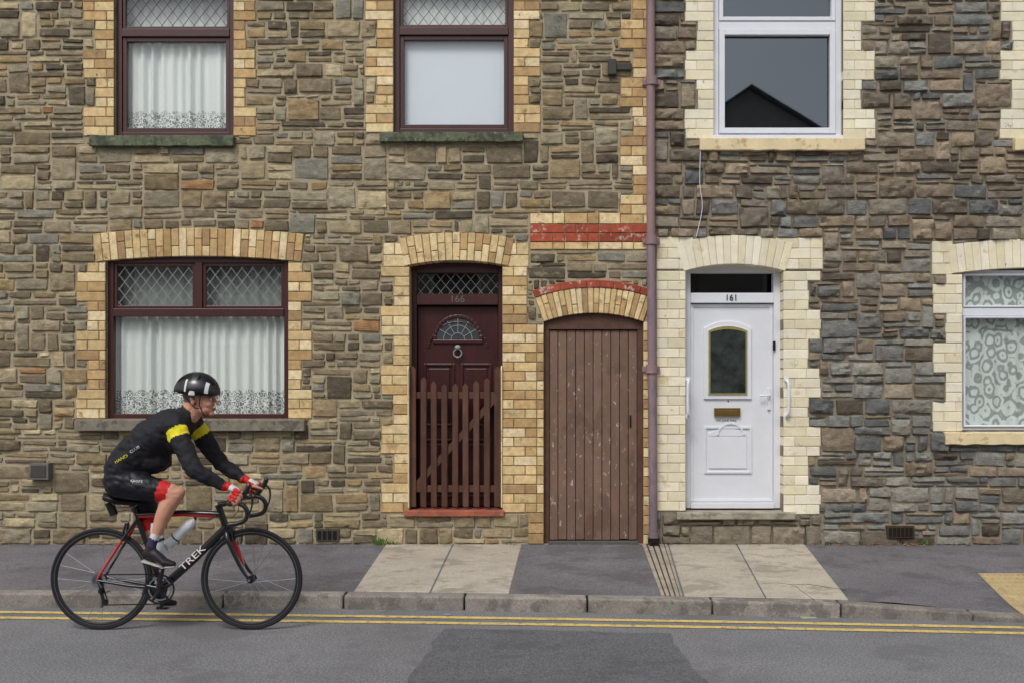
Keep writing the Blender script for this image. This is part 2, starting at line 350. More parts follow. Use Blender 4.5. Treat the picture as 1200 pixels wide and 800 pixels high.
for s in (-1,1):
    pts=[(Q(176,653,-.12)),(Q(186,656,-.122)),(Q(200,660,-.13)),(Q(214,659,-.13))] if s<0 else [(Q(157,708,.12)),(Q(168,710,.122)),(Q(184,715,.13)),(Q(198,714,.13))]
    b.tube(pts,[.010,.008,.010,.007],12,0,(1,1,1),flat=3.4)
b.build('shoe_soles',[m_sole],cyc,smooth=1)
hd=Fig()
hd.ball(Q(231.5,461),(.100,.077,.098),'skull'); hd.ball(Q(239,470),(.064,.064,.078),'face'); hd.ball(Q(240,479),(.056,.055,.040),'jaw'); hd.ball(Q(247.5,484),(.020,.024,.017),'jaw')
hd.chain([(Q(250,465.5),.009,.009),(Q(254,471),.011,.012),(Q(255,473),.011,.015)],'nose',n=10,m=8)
hd.ball(Q(249,463.5),(.018,.046,.010),'face')
for s in (-1,1):
    hd.ball(Q(246,473,s*.032),(.024,.022,.024),'face'); hd.ball(Q(230.5,469.5,s*.076),(.015,.009,.027),'ear'); hd.ball(Q(229.5,466.5,s*.080),(.014,.007,.014),'ear')
hd.ball(Q(251.5,477.8),(.009,.022,.005),'lip'); hd.ball(Q(251.2,480),(.0085,.019,.006),'lip')
hd.chain([(Q(232,476),.055,.056),(Q(224,486),.058,.060)],'neck')
def hfn(lb,t,c):
    if lb=='lip': return 1
    if lb=='skull' and c[2]<Q(0,462).z and c[0]<Q(233,0).x and c[2]>Q(0,476).z: return 2
    return 0
hd.build('head',[m_skin,m_lip,m_hair],hfn,.005,2,cyc)
b=MB()
for s in (-1,1): b.sph(Q(249.3,467.2,s*.031),(.010,.013,.009),0); b.sph(Q(250.6,467.2,s*.032),(.006,.007,.006),1); b.tube([Q(250.3,464.6,s*.016),Q(251,463.8,s*.032),Q(247.5,464.6,s*.05)],.0035,6,2)
b.build('eyes_and_brows',[m_wj,m_blk,m_hair],cyc,smooth=1)
b=MB(); hc=Q(231.5,459.5); U,Vn=34,57; vs=[]
tilt=math.radians(5)
def hpt(i,j,k=1.0):
    u=math.pi*(i/U); v=-1.72+3.44*j/(Vn-1)
    rib=math.cos(v*5.2); vent=(rib<-.1) and (.16<i/U<.86) and abs(i/U-.5)>.035
    r=(1.0 if not vent else .88)*k
    x=math.cos(u); yv=math.sin(u)*math.sin(v); z=math.sin(u)*math.cos(v)
    if x<0: x*=1.04
    X_=.134*x*r; Y_=.096*yv*r; Z_=.122*z*r
    zc=X_*math.sin(-tilt)+Z_*math.cos(tilt); xc_=X_*math.cos(tilt)+Z_*math.sin(tilt)
    return (hc.x+xc_,hc.y+Y_,hc.z+zc),vent
for i in range(U+1):
    for j in range(Vn): vs.append(hpt(i,j)[0])
grid=[[hpt(i,j)[1] for j in range(Vn)] for i in range(U+1)]
for i in range(U):
    for j in range(Vn-1):
        vt=grid[i][j] or grid[i+1][j] or grid[i][j+1]
        mt=1 if vt else (2 if (j<4 or j>Vn-6) and 7<i<26 else 0)
        if not vt and (i in (9,10,20)) and abs(j-Vn/2)>9: mt=2
        b.f.append((i*Vn+j,(i+1)*Vn+j,(i+1)*Vn+j+1,i*Vn+j+1)); b.m.append(mt); b.c.append(W1)
b.v=vs
ho=b.build('helmet',[m_car,m_blk,m_wj],cyc,smooth=.9,recalc=False)
b=MB()
for s in (-1,1):
    b.tube([Q(240,462,s*.083),Q(238,474,s*.075),Q(241,486,s*.03)],.0035,6,0); b.tube([Q(222,464,s*.082),Q(233,477,s*.077),Q(238,478,s*.073)],.0035,6,0)
b.tube([Q(241,486,-.03),Q(242,488,0),Q(241,486,.03)],.0035,6,0)
b.build('helmet_straps',[m_blk],cyc,smooth=1)
for s in (-1,1):
    h=Fig(); d0=s*.204
    h.chain([(Q(273,564,s*.208),.028,.031),(Q(278,565,d0),.026,.034),(Q(284,568,d0),.023,.042),(Q(289,571,d0),.019,.043)],'palm',n=12,m=8)
    L_=[1.0,1.1,1.04,.85]
    for k in range(4):
        bx,by=291-k*2.6,568.5+k*3.6; L=L_[k]
        kn=Q(bx-2.5,by,d0+s*.026); a1=Q(bx+3*L,by+2.5,d0+s*.042); a2=Q(bx+5*L,by+7*L,d0+s*.036); a3=Q(bx+4*L,by+10*L,d0+s*.014); a4=Q(bx+1.5*L,by+11*L,d0-s*.002)
        h.chain([(kn,.0105,.0105),(a1,.0100,.0100),(a2,.0092,.0092),(a3,.0085,.0085),(a4,.0075,.0075)],'finger',n=8,m=6,res=.6)
    h.chain([(Q(281,568,d0-s*.025),.014,.014),(Q(288,572,d0-s*.037),.0115,.0115),(Q(294,574,d0-s*.030),.0100,.0100),(Q(298,576,d0-s*.018),.0085,.0085)],'thumb',n=8,m=6,res=.6)
    def gfn(lb,t,c):
        if lb=='palm': return 1 if t<.25 else (0 if t<.55 else 2)
        return 0 if t<.38 else 3
    h.build('hand',[m_rc,m_jer,m_wj,m_skin],gfn,.004,2,cyc)
bm=bmesh.new(); bm.from_mesh(body.data); BV=BVHTree.FromBMesh(bm); bm.free()
def wrap(name,body_,size,px,py,ang,mat,sx=1.2):
    o=text(name,body_,size,(0,0,0),(0,0,0),mat,None,0,1); me=o.data
    R=Matrix.Translation(Q(px,py,-.4))@Matrix.Rotation(-ang,4,'Y')@Matrix.Rotation(math.pi/2,4,'X')@Matrix.Diagonal((sx,1,1,1))
    bm=bmesh.new(); bm.from_mesh(me); bmesh.ops.subdivide_edges(bm,edges=bm.edges,cuts=1,use_grid_fill=True); bm.transform(R)
    for v in bm.verts:
        hit=BV.ray_cast(v.co,Vector((0,1,0)))
        if hit[0]: v.co=hit[0]+Vector((0,-.003,0))
    bm.to_mesh(me); bm.free(); o.parent=cyc
wrap('jersey_lettering','HAND',.028,155,535,.5,m_yj,1.25); wrap('jersey_lettering','CLUB',.026,171,524,.55,m_wj,1.2)
wrap('shorts_lettering','sport',.03,172,560,-.12,m_wj,1.2)
# ------------------------------------------------ setting materials
m_stone=pmat('sandstone_rubble',W1,.92,.32,13,.9,42,spots=(C(174,164,140),7,.58,.5),spots2=(C(68,61,51),10,.59,.6),fine=.28,fs=150,big=.12,stretch=(1,1,1.9),bd=.013)
m_stone2=pmat('sandstone_rockface',W1,.92,.32,14,.9,38,spots=(C(158,151,136),7,.61,.45),spots2=(C(62,57,52),9,.59,.55),fine=.26,fs=150,big=.12,stretch=(1,1,1.9),bd=.014)
m_mort=pmat('lime_mortar',C(168,156,130),.95,.28,6,.8,70,spots=(C(98,88,72),5,.55,.65),fine=.3)
m_mort2=pmat('lime_mortar_dark',C(142,132,114),.95,.25,6,.8,70,spots=(C(84,76,66),5,.55,.65),fine=.3)
m_ybrick=pmat('yellow_brick',W1,.85,.22,18,.4,90,spots=(C(150,122,84),7,.57,.6),spots2=(C(100,76,54),14,.63,.7),fine=.18,big=.08)
m_ymort=pmat('brick_mortar',C(146,128,96),.95,.2,9,.3,90,spots=(C(82,70,56),6,.54,.7))
m_cream=pmat('cream_masonry_paint',W1,.7,.09,7,.45,50,spots=(C(202,180,134),5,.58,.6),spots2=(C(136,76,58),9,.635,.9),fine=.06,big=.05)
m_red=pmat('red_brick',C(160,78,58),.85,.25,20,.35,90,spots=(C(210,192,172),14,.56,.7))
m_brown=pmat('dark_brown_frame',C(68,38,34),.35,.12,10,.05,40,spec=.5)
m_green=pmat('mossy_sill',C(100,106,84),.85,.3,12,.6,50,spots=(C(58,58,50),9,.5,.7),spots2=(C(124,150,122),16,.57,.6))
m_sill=pmat('slate_sill',C(128,122,108),.85,.25,12,.5,50,spots=(C(72,68,60),9,.53,.6))
m_upvc=pmat('white_upvc',C(222,225,231),.35,.04,5,0,40,spec=.5)
m_lead=pmat('lead_came',C(146,150,148),.5,.1,8,0)
m_leadd=pmat('dark_lead',C(104,102,100),.5,.1,8,0)
m_dark=pmat('dark_interior',C(28,27,26),.95,.1,3,0)
m_room=pmat('unlit_room_dark',C(50,48,46),.95,.1,3,0)  # dark tone stands in for the unlit depth of the rooms
m_curt=pmat('net_curtain',C(216,223,218),.9,.06,8,.1,200,stretch=(1,1,.15))
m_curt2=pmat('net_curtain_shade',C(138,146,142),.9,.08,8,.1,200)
m_blind=pmat('white_blind',C(206,216,222),.8,.02,4,0)
m_lace=lacemat('lace_net',C(222,229,224),30,.7)
m_lace2=lacemat('lace_pattern_net',C(204,214,208),9,.55)
m_glass=glassmat('window_glass',.02)
m_glass2=glassmat('dark_reflective_glass',.17,(.4,.46,.5),(.66,.74,.80))
m_door=pmat('dark_red_door',C(64,30,29),.34,.3,12,.08,30,spec=.5,stretch=(1,1,.25))
m_gate=pmat('stained_gate_wood',C(88,60,49),.65,.35,14,.25,40,stretch=(1,1,.3))
m_plank=pmat('brown_painted_planks',C(120,95,82),.7,.2,8,.25,50,spots=(C(198,188,176),26,.605,.85),spots2=(C(84,62,53),4,.54,.5),stretch=(1,1,.5))
m_pframe=pmat('brown_plank_frame',C(92,66,56),.65,.25,9,.2,50)
m_brass=pmat('brass',C(150,125,70),.35,.1,10,0,metal=.8)
m_pipe=pmat('drainpipe_paint',C(146,122,122),.55,.15,6,.1,40,spots=(C(104,96,102),3,.5,.6),stretch=(1,1,.4))
m_asph=pmat('asphalt_road',C(124,124,126),.9,.14,2.2,.7,160,spots=(C(165,163,160),55,.575,.6),spots2=(C(98,97,99),1.1,.52,.5),fine=.55,fs=75,big=.10)
m_asphp=pmat('asphalt_patch',C(102,103,106),.9,.12,3,.7,160,spots=(C(146,144,142),60,.585,.6),spots2=(C(84,84,86),2,.53,.5),fine=.55,fs=80,big=.06)
m_pave=pmat('asphalt_footway',C(112,110,113),.9,.16,2.5,.6,160,spots=(C(84,83,86),1.6,.52,.55),spots2=(C(148,145,142),55,.59,.5),fine=.45,fs=75,big=.10)
m_slab=pmat('paving_slab',C(180,173,160),.9,.15,4,.35,120,spots=(C(134,126,114),3,.52,.6),spots2=(C(88,84,78),26,.63,.7),fine=.22,fs=90)
m_kerb=pmat('kerb_stone',C(142,136,128),.9,.22,6,.6,80,spots=(C(96,92,87),5,.51,.6),fine=.3,fs=90)
m_yel=pmat('yellow_line_paint',C(210,184,108),.8,.2,14,.3,150,spots=(C(130,124,112),18,.55,.9),fine=.25,fs=90)
m_tact=pmat('buff_tactile',C(190,168,126),.9,.12,8,.3,120,spots=(C(150,132,102),5,.53,.6),fine=.2,fs=90)
m_step=pmat('stone_step',C(160,152,138),.85,.2,8,.4,60,spots=(C(104,96,84),7,.53,.6))
m_tile=pmat('red_step',C(160,92,72),.7,.3,10,.2,60,spots=(C(112,80,68),7,.53,.7))
m_roof=pmat('slate_roof',C(110,112,120),.7,.25,6,.4,20)
m_render=pmat('opposite_render',C(176,170,162),.9,.15,3,.2,30)
m_leaf=pmat('weed_leaf',C(86,116,48),.7,.3,30,0)
m_dry=pmat('dry_leaf',C(150,116,70),.8,.3,30,0)
# ------------------------------------------------ brickwork
MASK=[]
YP=[C(216,192,144),C(224,202,156),C(206,180,132),C(196,164,116),C(228,208,166),C(184,152,106),C(168,138,100),C(218,190,140)]
CP=[C(230,222,194),C(233,225,200),C(226,217,186),C(235,228,206)]
def rj(c,a=.08):
    k=1+random.uniform(-a,a); return tuple(q*k for q in c)
def course(b,x0,x1,z0,z1,i,pal,depth=.12,mat=0,gap=.005,proud=.012):
    x0,x1=min(x0,x1),max(x0,x1); x=x0; Ls=[.225,.1125]; k=i
    while x<x1-.001:
        l=Ls[k%2]; k+=1
        if x1-(x+l)<.06: l=x1-x
        p=proud+random.uniform(-.002,.004); e=gap/2
        b.box(x+e+random.uniform(0,.002),x+l-e-random.uniform(0,.002),-p,depth,z0+e+random.uniform(0,.002),z1-e-random.uniform(0,.002),mat,rj(random.choice(pal)))
        x+=l
def jamb(b,bed,xo,sg,z0,z1,wn,ww,pal,depth=.13,start=0,pitch=.094,group=3,mat=0,gap=.007):
    n=max(1,round((z1-z0)/pitch)); p=(z1-z0)/n
    for i in range(n):
        w=ww if ((i//group)+start)%2 else wn
        w+=random.uniform(-.008,.008)
        a=xo-sg*.003; c=xo+sg*w; za=z0+i*p; zb=za+p
        course(b,min(a,c),max(a,c),za,zb,i,pal,depth,mat,gap)
        MASK.append(('r',min(a,c),max(a,c),za,zb)); bed.box(min(xo,c),max(xo,c),-.006,.01,za,zb)
def rectb(b,bed,x0,x1,z0,z1,pal,depth=.13,pitch=.094,mat=0,gap=.007,proud=.012):
    n=max(1,round((z1-z0)/pitch)); p=(z1-z0)/n
    for i in range(n): course(b,x0,x1,z0+i*p,z0+i*p+p,i,pal,depth,mat,gap,proud)
    MASK.append(('r',x0,x1,z0,z1)); bed.box(x0,x1,-.0035,.01,z0,z1)
def arch(b,bed,xl,xr,zs,rise,t,n,pal,depth=.13,split=.6,mat=0,gap=.007,dr=0,proud=.014):
    a=(xr-xl)/2; xc=(xl+xr)/2; R=(a*a+rise*rise)/(2*rise); zc=zs+rise-R; ang=math.asin(a/R); R+=dr
    def P(r,th): return (xc+r*math.sin(th),zc+r*math.cos(th))
    for i in range(n):
        t0=-ang+2*ang*i/n+gap/2/R; t1=-ang+2*ang*(i+1)/n-gap/2/R
        parts=[(0,t)] if random.random()>split else ([(0,t*.62),(t*.62+gap,t)] if i%2 else [(0,t*.36),(t*.36+gap,t)])
        for r0,r1 in parts:
            b.prism([P(R+r0,t0),P(R+r0,t1),P(R+r1,t1),P(R+r1,t0)],-proud-random.uniform(0,.005),depth,mat,rj(random.choice(pal)))
    for i in range(12):
        t0=-ang+2*ang*i/12;t1=-ang+2*ang*(i+1)/12
        bed.prism([P(R+.003,t0),P(R+.003,t1),P(R+t,t1),P(R+t,t0)],-.007,depth-.005)
    MASK.append(('a',xc,zc,R-.1,R+t,ang))
# ------------------------------------------------ stones
def stones(name,x0,x1,z0,z1,mat,palf,parent,base,amp,hs,psplit,jump,gp_):
    cell=.02; Wn=int((x1-x0)/cell); Hn=int((z1-z0)/cell); cell_x=(x1-x0)/Wn; cell_z=(z1-z0)/Hn
    xs=x0+(np.arange(Wn)+.5)*cell_x; zs=z0+(np.arange(Hn)+.5)*cell_z; XX,ZZ=np.meshgrid(xs,zs)
    occ=np.zeros((Hn,Wn),bool)
    for k in MASK:
        if k[0]=='r': occ|=(XX>k[1])&(XX<k[2])&(ZZ>k[3])&(ZZ<k[4])
        else:
            _,xc,zc,R0,R,ang=k; rr=np.hypot(XX-xc,ZZ-zc); occ|=(rr<R)&(rr>R0)&(np.abs(np.arctan2(XX-xc,ZZ-zc))<ang)
    occ=occ.tolist()
    bands=[0]
    while bands[-1]<Hn: bands.append(min(Hn,bands[-1]+random.choice(hs)))
    if len(bands)>2 and bands[-1]-bands[-2]<3: bands.pop(-2)
    top=[0]*Hn
    for q in range(len(bands)-1):
        for r in range(bands[q],bands[q+1]): top[r]=bands[q+1]
    vs=[];fs=[];cols=[]
    for j in range(Hn):
        i=0; row=occ[j]
        while i<Wn:
            if row[i]: i+=1; continue
            run=0
            while i+run<Wn and not row[i+run] and run<34: run+=1
            r=top[j]-j; newb=(j==0 or top[j-1]!=top[j])
            h=r
            if newb:
                u=random.random()
                if u<psplit and r>=5: h=random.choice([r//2,r//2+1,r//3+1])
                elif u<psplit+jump and top[j]<Hn: h=r+random.choice([2,3,4])
            elif r>=6 and random.random()<.3: h=r//2
            h=min(h,Hn-j)
            w=random.randint(7,19) if h>3 else random.randint(8,22)
            if random.random()<.12: w=random.randint(4,7)
            if run-w<5: w=run
            w=min(w,26)
            hh=1
            while hh<h:
                fr=0; rr=occ[j+hh]
                while fr<w and not rr[i+fr]: fr+=1
                if fr<w:
                    if fr<4: break
                    w=fr
                hh+=1
            h=hh
            for a in range(j,j+h):
                ra=occ[a]
                for c in range(i,i+w): ra[c]=True
            g=random.uniform(*gp_)
            xa=x0+i*cell_x+g; xb=x0+(i+w)*cell_x-g; za=z0+j*cell_z+g*.9; zb=z0+(j+h)*cell_z-g*.9
            i+=w
            if xb-xa<.01 or zb-za<.008: continue
            nx=max(2,int((xb-xa)/.028)); nz=max(2,int((zb-za)/.028))
            ex=min(.009/(xb-xa),.2); ez=min(.009/(zb-za),.2)
            us=[0]+[ex+(1-2*ex)*k/nx for k in range(nx+1)]+[1]; ws=[0]+[ez+(1-2*ez)*k/nz for k in range(nz+1)]+[1]
            o=len(vs); B=base*random.uniform(.5,1.4); A=amp*random.uniform(.5,1.4); tx=random.uniform(-1,1)*amp*.8; tz=random.uniform(-1,1)*amp*.8
            sd=random.uniform(0,50); cj=[random.uniform(-.009,.009) for _ in range(8)]
            thin=min(1,(zb-za)/.09)
            for b_ in ws:
                for a_ in us:
                    x=xa+(xb-xa)*a_; z=za+(zb-za)*b_
                    x+=cj[0]*(1-a_)*(1-b_)+cj[1]*a_*(1-b_)+cj[2]*(1-a_)*b_+cj[3]*a_*b_
                    z+=cj[4]*(1-a_)*(1-b_)+cj[5]*a_*(1-b_)+cj[6]*(1-a_)*b_+cj[7]*a_*b_
                    edge=(a_ in(0,1)) or (b_ in (0,1)); corner=(a_ in(0,1)) and (b_ in(0,1))
                    nn=noise.noise((x*14+sd,z*20,sd)); n2=noise.noise((x*38,z*45+sd,sd))
                    if edge:
                        x+=nn*.006; z+=n2*.006; y=.004
                        if corner: x+=(.5-a_)*.020; z+=(.5-b_)*.018
                    else:
                        rnd=(1-(2*a_-1)**4)*(1-(2*b_-1)**4)
                        y=-(B+A*thin*(.35+.65*rnd+.8*nn+.65*n2)+(a_-.5)*tx+(b_-.5)*tz*.6); y=min(y,-.002)
                    z+=.014*noise.noise((x*.6,z*.5,3.3))
                    vs.append((x,y,z))
            nu=len(us); nw=len(ws); col=palf((xa+xb)/2,(za+zb)/2)
            for b_ in range(nw-1):
                for a_ in range(nu-1):
                    p=o+b_*nu+a_; fs.append((p,p+1,p+1+nu,p+nu)); cols.append(col)
    mb=MB(); mb.v=vs; mb.f=fs; mb.m=[0]*len(fs); mb.c=cols
    return mb.build(name,[mat],parent,recalc=False,smooth=.6)
def backing(b,x0,x1,z0,z1,holes,mat=0,depth=.36):
    xs=sorted({x0,x1,*[h[0] for h in holes],*[h[1] for h in holes]}); zs=sorted({z0,z1,*[h[2] for h in holes],*[h[3] for h in holes]})
    for a,c in zip(xs,xs[1:]):
        for e,g in zip(zs,zs[1:]):
            mx,mz=(a+c)/2,(e+g)/2
            if any(h[0]<mx<h[1] and h[2]<mz<h[3] for h in holes): continue
            b.add([(a,0,e),(c,0,e),(c,0,g),(a,0,g)],[(0,1,2,3)],mat)
    for h in holes:
        a,c,e,g=h
        b.add([(a,0,e),(a,depth,e),(a,depth,g),(a,0,g)],[(0,1,2,3)],mat); b.add([(c,0,e),(c,depth,e),(c,depth,g),(c,0,g)],[(0,1,2,3)],mat)
        b.add([(a,0,e),(c,0,e),(c,depth,e),(a,depth,e)],[(0,1,2,3)],mat); b.add([(a,0,g),(c,0,g),(c,depth,g),(a,depth,g)],[(0,1,2,3)],mat)
def lattice(b,x0,x1,z0,z1,y,px,slope,w,mat):
    for s in (slope,-slope):
        cs=px*slope
        lo=z0-max(s*x0,s*x1); hi=z1-min(s*x0,s*x1); c=math.floor(lo/cs)*cs
        while c<=hi:
            pts=[]
            for xx in (x0,x1):
                zz=s*xx+c
                if z0<=zz<=z1: pts.append((xx,zz))
            for zz in (z0,z1):
                xx=(zz-c)/s
                if x0<xx<x1: pts.append((xx,zz))
            if len(pts)>=2: b.bar(pts[0],pts[1],w,y-(.0015 if s>0 else .0005),y+.003,mat)
            c+=cs
def curtain(name,x0,x1,z0,z1,y,mat,parent,pleat=.05,amp=.012,hem=0,hemmat=None,seed=0):
    b=MB(); n=int((x1-x0)/.006); vs=[]
    zz=[z0,z0+hem,z1] if hem else [z0,(z0+z1)/2,z1]
    for z in zz:
        for i in range(n+1):
            x=x0+(x1-x0)*i/n; ph=x/pleat*2*math.pi+3.5*noise.noise((x*3,seed,z*.15))
            zj=z+(.014*abs(math.sin(x/.09*math.pi)) if (z==z0 and hem) else 0)
            if hem and z==z0+hem: zj+=.03*abs(math.sin(x/.12*math.pi))
            vs.append((x,y+amp*math.sin(ph)*(.6+1.0*noise.noise((x*5,seed,0)))+.014*noise.noise((x*9,z*.5,seed)),zj))
    b.v=vs
    for r in range(2):
        for i in range(n):
            b.f.append((r*(n+1)+i,r*(n+1)+i+1,(r+1)*(n+1)+i+1,(r+1)*(n+1)+i)); b.m.append(1 if (hem and r==0) else 0); b.c.append(W1)
    return b.build(name,[mat,hemmat or mat],parent,recalc=False,smooth=3.2)
XL,XM,XR=-8.6,X(762),8.8; ZT=6.45; ZB=.1
H1=empty('stone_house'); H2=empty('stone_house.001')
b=MB(); bed=MB(); rb=MB()
ztop=Z(-20)
holes1=[];holes2=[]
def win(h,xa,xb,ya,yb): h.append((X(xa),X(xb),Z(yb),Z(ya))); MASK.append(('r',X(xa),X(xb),Z(yb),Z(ya)))
for (xa,xb,yb,wl,ww,wr,wrr) in [(134,274,160,22,36,14,26),(461,602,156,20,33,18,31)]:
    win(holes1,xa,xb,-20,yb)
    jamb(b,bed,X(xa),-1,Z(yb),ztop,wl/120,ww/120,YP,start=1); jamb(b,bed,X(xb),1,Z(yb),ztop,wr/120,wrr/120,YP,start=1)
    arch(b,bed,X(xa-12),X(xb+12),ztop,.05,.26,17,YP)
win(holes1,124,338,301,492)
jamb(b,bed,X(124),-1,Z(490),Z(308),21/120,34/120,YP,start=1); jamb(b,bed,X(338),1,Z(490),Z(308),16/120,28/120,YP,start=1)
arch(b,bed,X(113),X(353),Z(307),.055,.27,27,YP)
win(holes1,480,589,306,600)
jamb(b,bed,X(480),-1,Z(600),Z(313),19/120,33/120,YP,start=1,depth=.3); rectb(b,bed,X(589)-.003,X(618),Z(380),Z(313),YP,depth=.3)
rectb(b,bed,X(589)-.003,X(637)+.003,Z(600),Z(380),YP,depth=.3); rectb(b,bed,X(619),X(637)+.003,ZB+.002,Z(600),YP,depth=.12)
rectb(b,bed,X(449),X(478),Z(313),Z(285),YP,proud=.008); rectb(b,bed,X(592),X(620),Z(313),Z(285),YP,proud=.008)
arch(b,bed,X(474),X(596),Z(312),.055,.27,15,YP,depth=.3,proud=.016)
win(holes1,637,754,366,637)
arch(b,bed,X(637),X(754),Z(377),.085,.245,20,YP,depth=.12,split=.3)
arch(rb,bed,X(637),X(754),Z(377),.085,.07,9,[W1,(.85,.85,.85),(1.1,1,1)],depth=.12,split=0,dr=.25,proud=.02)
rectb(b,bed,X(754)-.003,XM-.002,ZB,Z(377),YP,depth=.12)
rectb(b,bed,X(621),X(727),Z(263),Z(250),YP); rectb(rb,bed,X(621),XM-.004,Z(284),Z(263),[W1,(.8,.8,.8),(1.15,1.1,1.1)],pitch=.0875); rectb(b,bed,X(621),XM-.004,Z(293),Z(284),YP)
jamb(b,bed,XM-.004,-1,Z(263),ZT,20/120,35/120,YP,start=1)
b.build('yellow_brick_dressings',[m_ybrick],H1,bevel=.004); bed.build('brick_joints',[m_ymort],H1); rb.build('red_brick_course',[m_red],H1,bevel=.003)
P1=[C(*c) for c in [(156,143,117),(140,127,103),(166,151,120),(128,116,94),(162,140,103),(147,137,115),(118,107,87),(182,167,134),(135,121,95),(158,149,125),(144,128,97),(124,112,90)]]
def pal1(x,z):
    r=random.random()
    if r<.018: return rj(C(166,126,88),.12)
    if r<.07: return rj(C(138,135,121),.12)
    if r<.17: return rj(C(98,89,74),.14)
    return rj(random.choice(P1),.17)
stones('rubble_wall',XL,XM-.002,ZB,ZT,m_stone,pal1,H1,.008,.015,[5,6,7,8,9],.58,.12,(.006,.011))
bk=MB(); backing(bk,XL,XM,ZB-.1,ZT,holes1); bk.build('wall_core',[m_mort],H1,recalc=False)
MASK=[]
b=MB(); bed=MB()
win(holes2,836,988,-20,163)
jamb(b,bed,X(836),-1,Z(163),ztop,19/120,33/120,CP,start=1,gap=.004); jamb(b,bed,X(988),1,Z(163),ztop,21/120,37/120,CP,start=1,gap=.004); arch(b,bed,X(824),X(1000),ztop,.05,.27,21,CP,gap=.004)
win(holes2,1205,1355,-20,163)
jamb(b,bed,X(1205),-1,Z(163),ztop,19/120,33/120,CP,start=1,gap=.004); jamb(b,bed,X(1355),1,Z(163),ztop,21/120,37/120,CP,start=1,gap=.004); arch(b,bed,X(1193),X(1367),ztop,.05,.27,21,CP,gap=.004)
win(holes2,803,918,308,602)
rectb(b,bed,X(769),X(803)+.003,Z(598),Z(318),CP,depth=.3,gap=.004); jamb(b,bed,X(918),1,Z(602),Z(318),29/120,43/120,CP,depth=.3,start=1,gap=.004)
rectb(b,bed,X(769),X(812),Z(316),Z(278),CP,gap=.004,proud=.010); rectb(b,bed,X(909),X(964),Z(316),Z(279),CP,gap=.004,proud=.010)
arch(b,bed,X(801),X(920),Z(318),.07,.28,15,CP,depth=.3,gap=.004,split=0,proud=.014)
win(holes2,1127,1310,314,505)
jamb(b,bed,X(1127),-1,Z(505),Z(322),19/120,34/120,CP,start=1,gap=.004); jamb(b,bed,X(1310),1,Z(505),Z(322),19/120,34/120,CP,start=1,gap=.004)
rectb(b,bed,X(1092),X(1116),Z(322),Z(283),CP,gap=.004,proud=.010); rectb(b,bed,X(1321),X(1345),Z(322),Z(283),CP,gap=.004,proud=.010); arch(b,bed,X(1114),X(1323),Z(321),.06,.28,23,CP,gap=.004,split=0,proud=.015)
b.build('cream_painted_dressings',[m_cream],H2,bevel=.005,seg=2); bo=bed.build('painted_joints',[m_cream],H2)
ca=bo.data.color_attributes['Col']; n=len(bo.data.loops); ca.data.foreach_set('color',[v for _ in range(n) for v in (*C(210,200,172),1)])
P2=[C(*c) for c in [(148,133,113),(136,122,105),(156,141,118),(124,115,102),(143,134,119),(130,118,100),(152,140,122),(116,107,93)]]
P3=[C(*c) for c in [(128,129,124),(140,140,132),(110,112,109),(147,143,131),(120,119,114),(103,105,104)]]
def pal2(x,z):
    k=1 if (x>2.6 and z<2.3) else (.3 if z>2.6 else .45)
    if random.random()<k*.75: return rj(random.choice(P3),.15)
    if random.random()<.08: return rj(C(94,85,74),.12)
    return rj(random.choice(P2),.16)
MASK.append(('r',X(775),X(965),ZB,Z(598)))
stones('rockface_wall',XM+.002,XR,ZB,ZT,m_stone2,pal2,H2,.011,.025,[4,5,6,7,8],.28,.14,(.005,.010))
bk=MB(); backing(bk,XM,XR,ZB-.1,ZT,holes2); bk.build('wall_core',[m_mort2],H2,recalc=False)
MASK=[]
stones('door_plinth',X(775),X(962),ZB,Z(601)-.006,m_stone2,lambda x,z: rj(C(130,121,106),.2),H2,.02,.022,[7,8,9],.3,.0,(.004,.008))
b=MB(); b.box(X(792),X(930),-.08,.3,Z(607),Z(599)); b.build('door_step',[m_step],H2,bevel=.008,seg=2)
b=MB(); b.box(X(474),X(591),-.05,.3,Z(604),Z(597)); b.build('door_step',[m_tile],H1,bevel=.006)
def sill(name,xa,xb,ya,yb,m,par,pr=.07):
    b=MB(); nx=20; x0,x1=X(xa),X(xb); vs=[]
    for i in range(nx+1):
        x=x0+(x1-x0)*i/nx; j=.010*noise.noise((x*7,2,1)); k=.010*noise.noise((x*8,5,3))
        vs+= [(x,-pr+j,Z(yb)+k),(x,-pr+j,Z(ya)+k*.5),(x,.12,Z(ya)+.012),(x,.12,Z(yb))]
    fs=[(i*4+q,i*4+(q+1)%4,(i+1)*4+(q+1)%4,(i+1)*4+q) for i in range(nx) for q in range(4)]+[(0,1,2,3),(nx*4+3,nx*4+2,nx*4+1,nx*4)]
    b.add(vs,fs,0); b.build(name,[m],par,bevel=.006,seg=2)
sill('window_sill',108,276,161,173,m_green,H1); sill('window_sill',446,613,157,168,m_green,H1); sill('window_sill',92,359,491,504,m_sill,H1,.09)
m_csill=pmat('cream_sill_paint',C(224,206,166),.7,.1,8,.2,60,spots=(C(170,140,96),9,.56,.7))
sill('window_sill',819,1011,164,178,m_csill,H2); sill('window_sill',1186,1374,164,178,m_csill,H2); sill('window_sill',1105,1332,506,520,m_csill,H2)
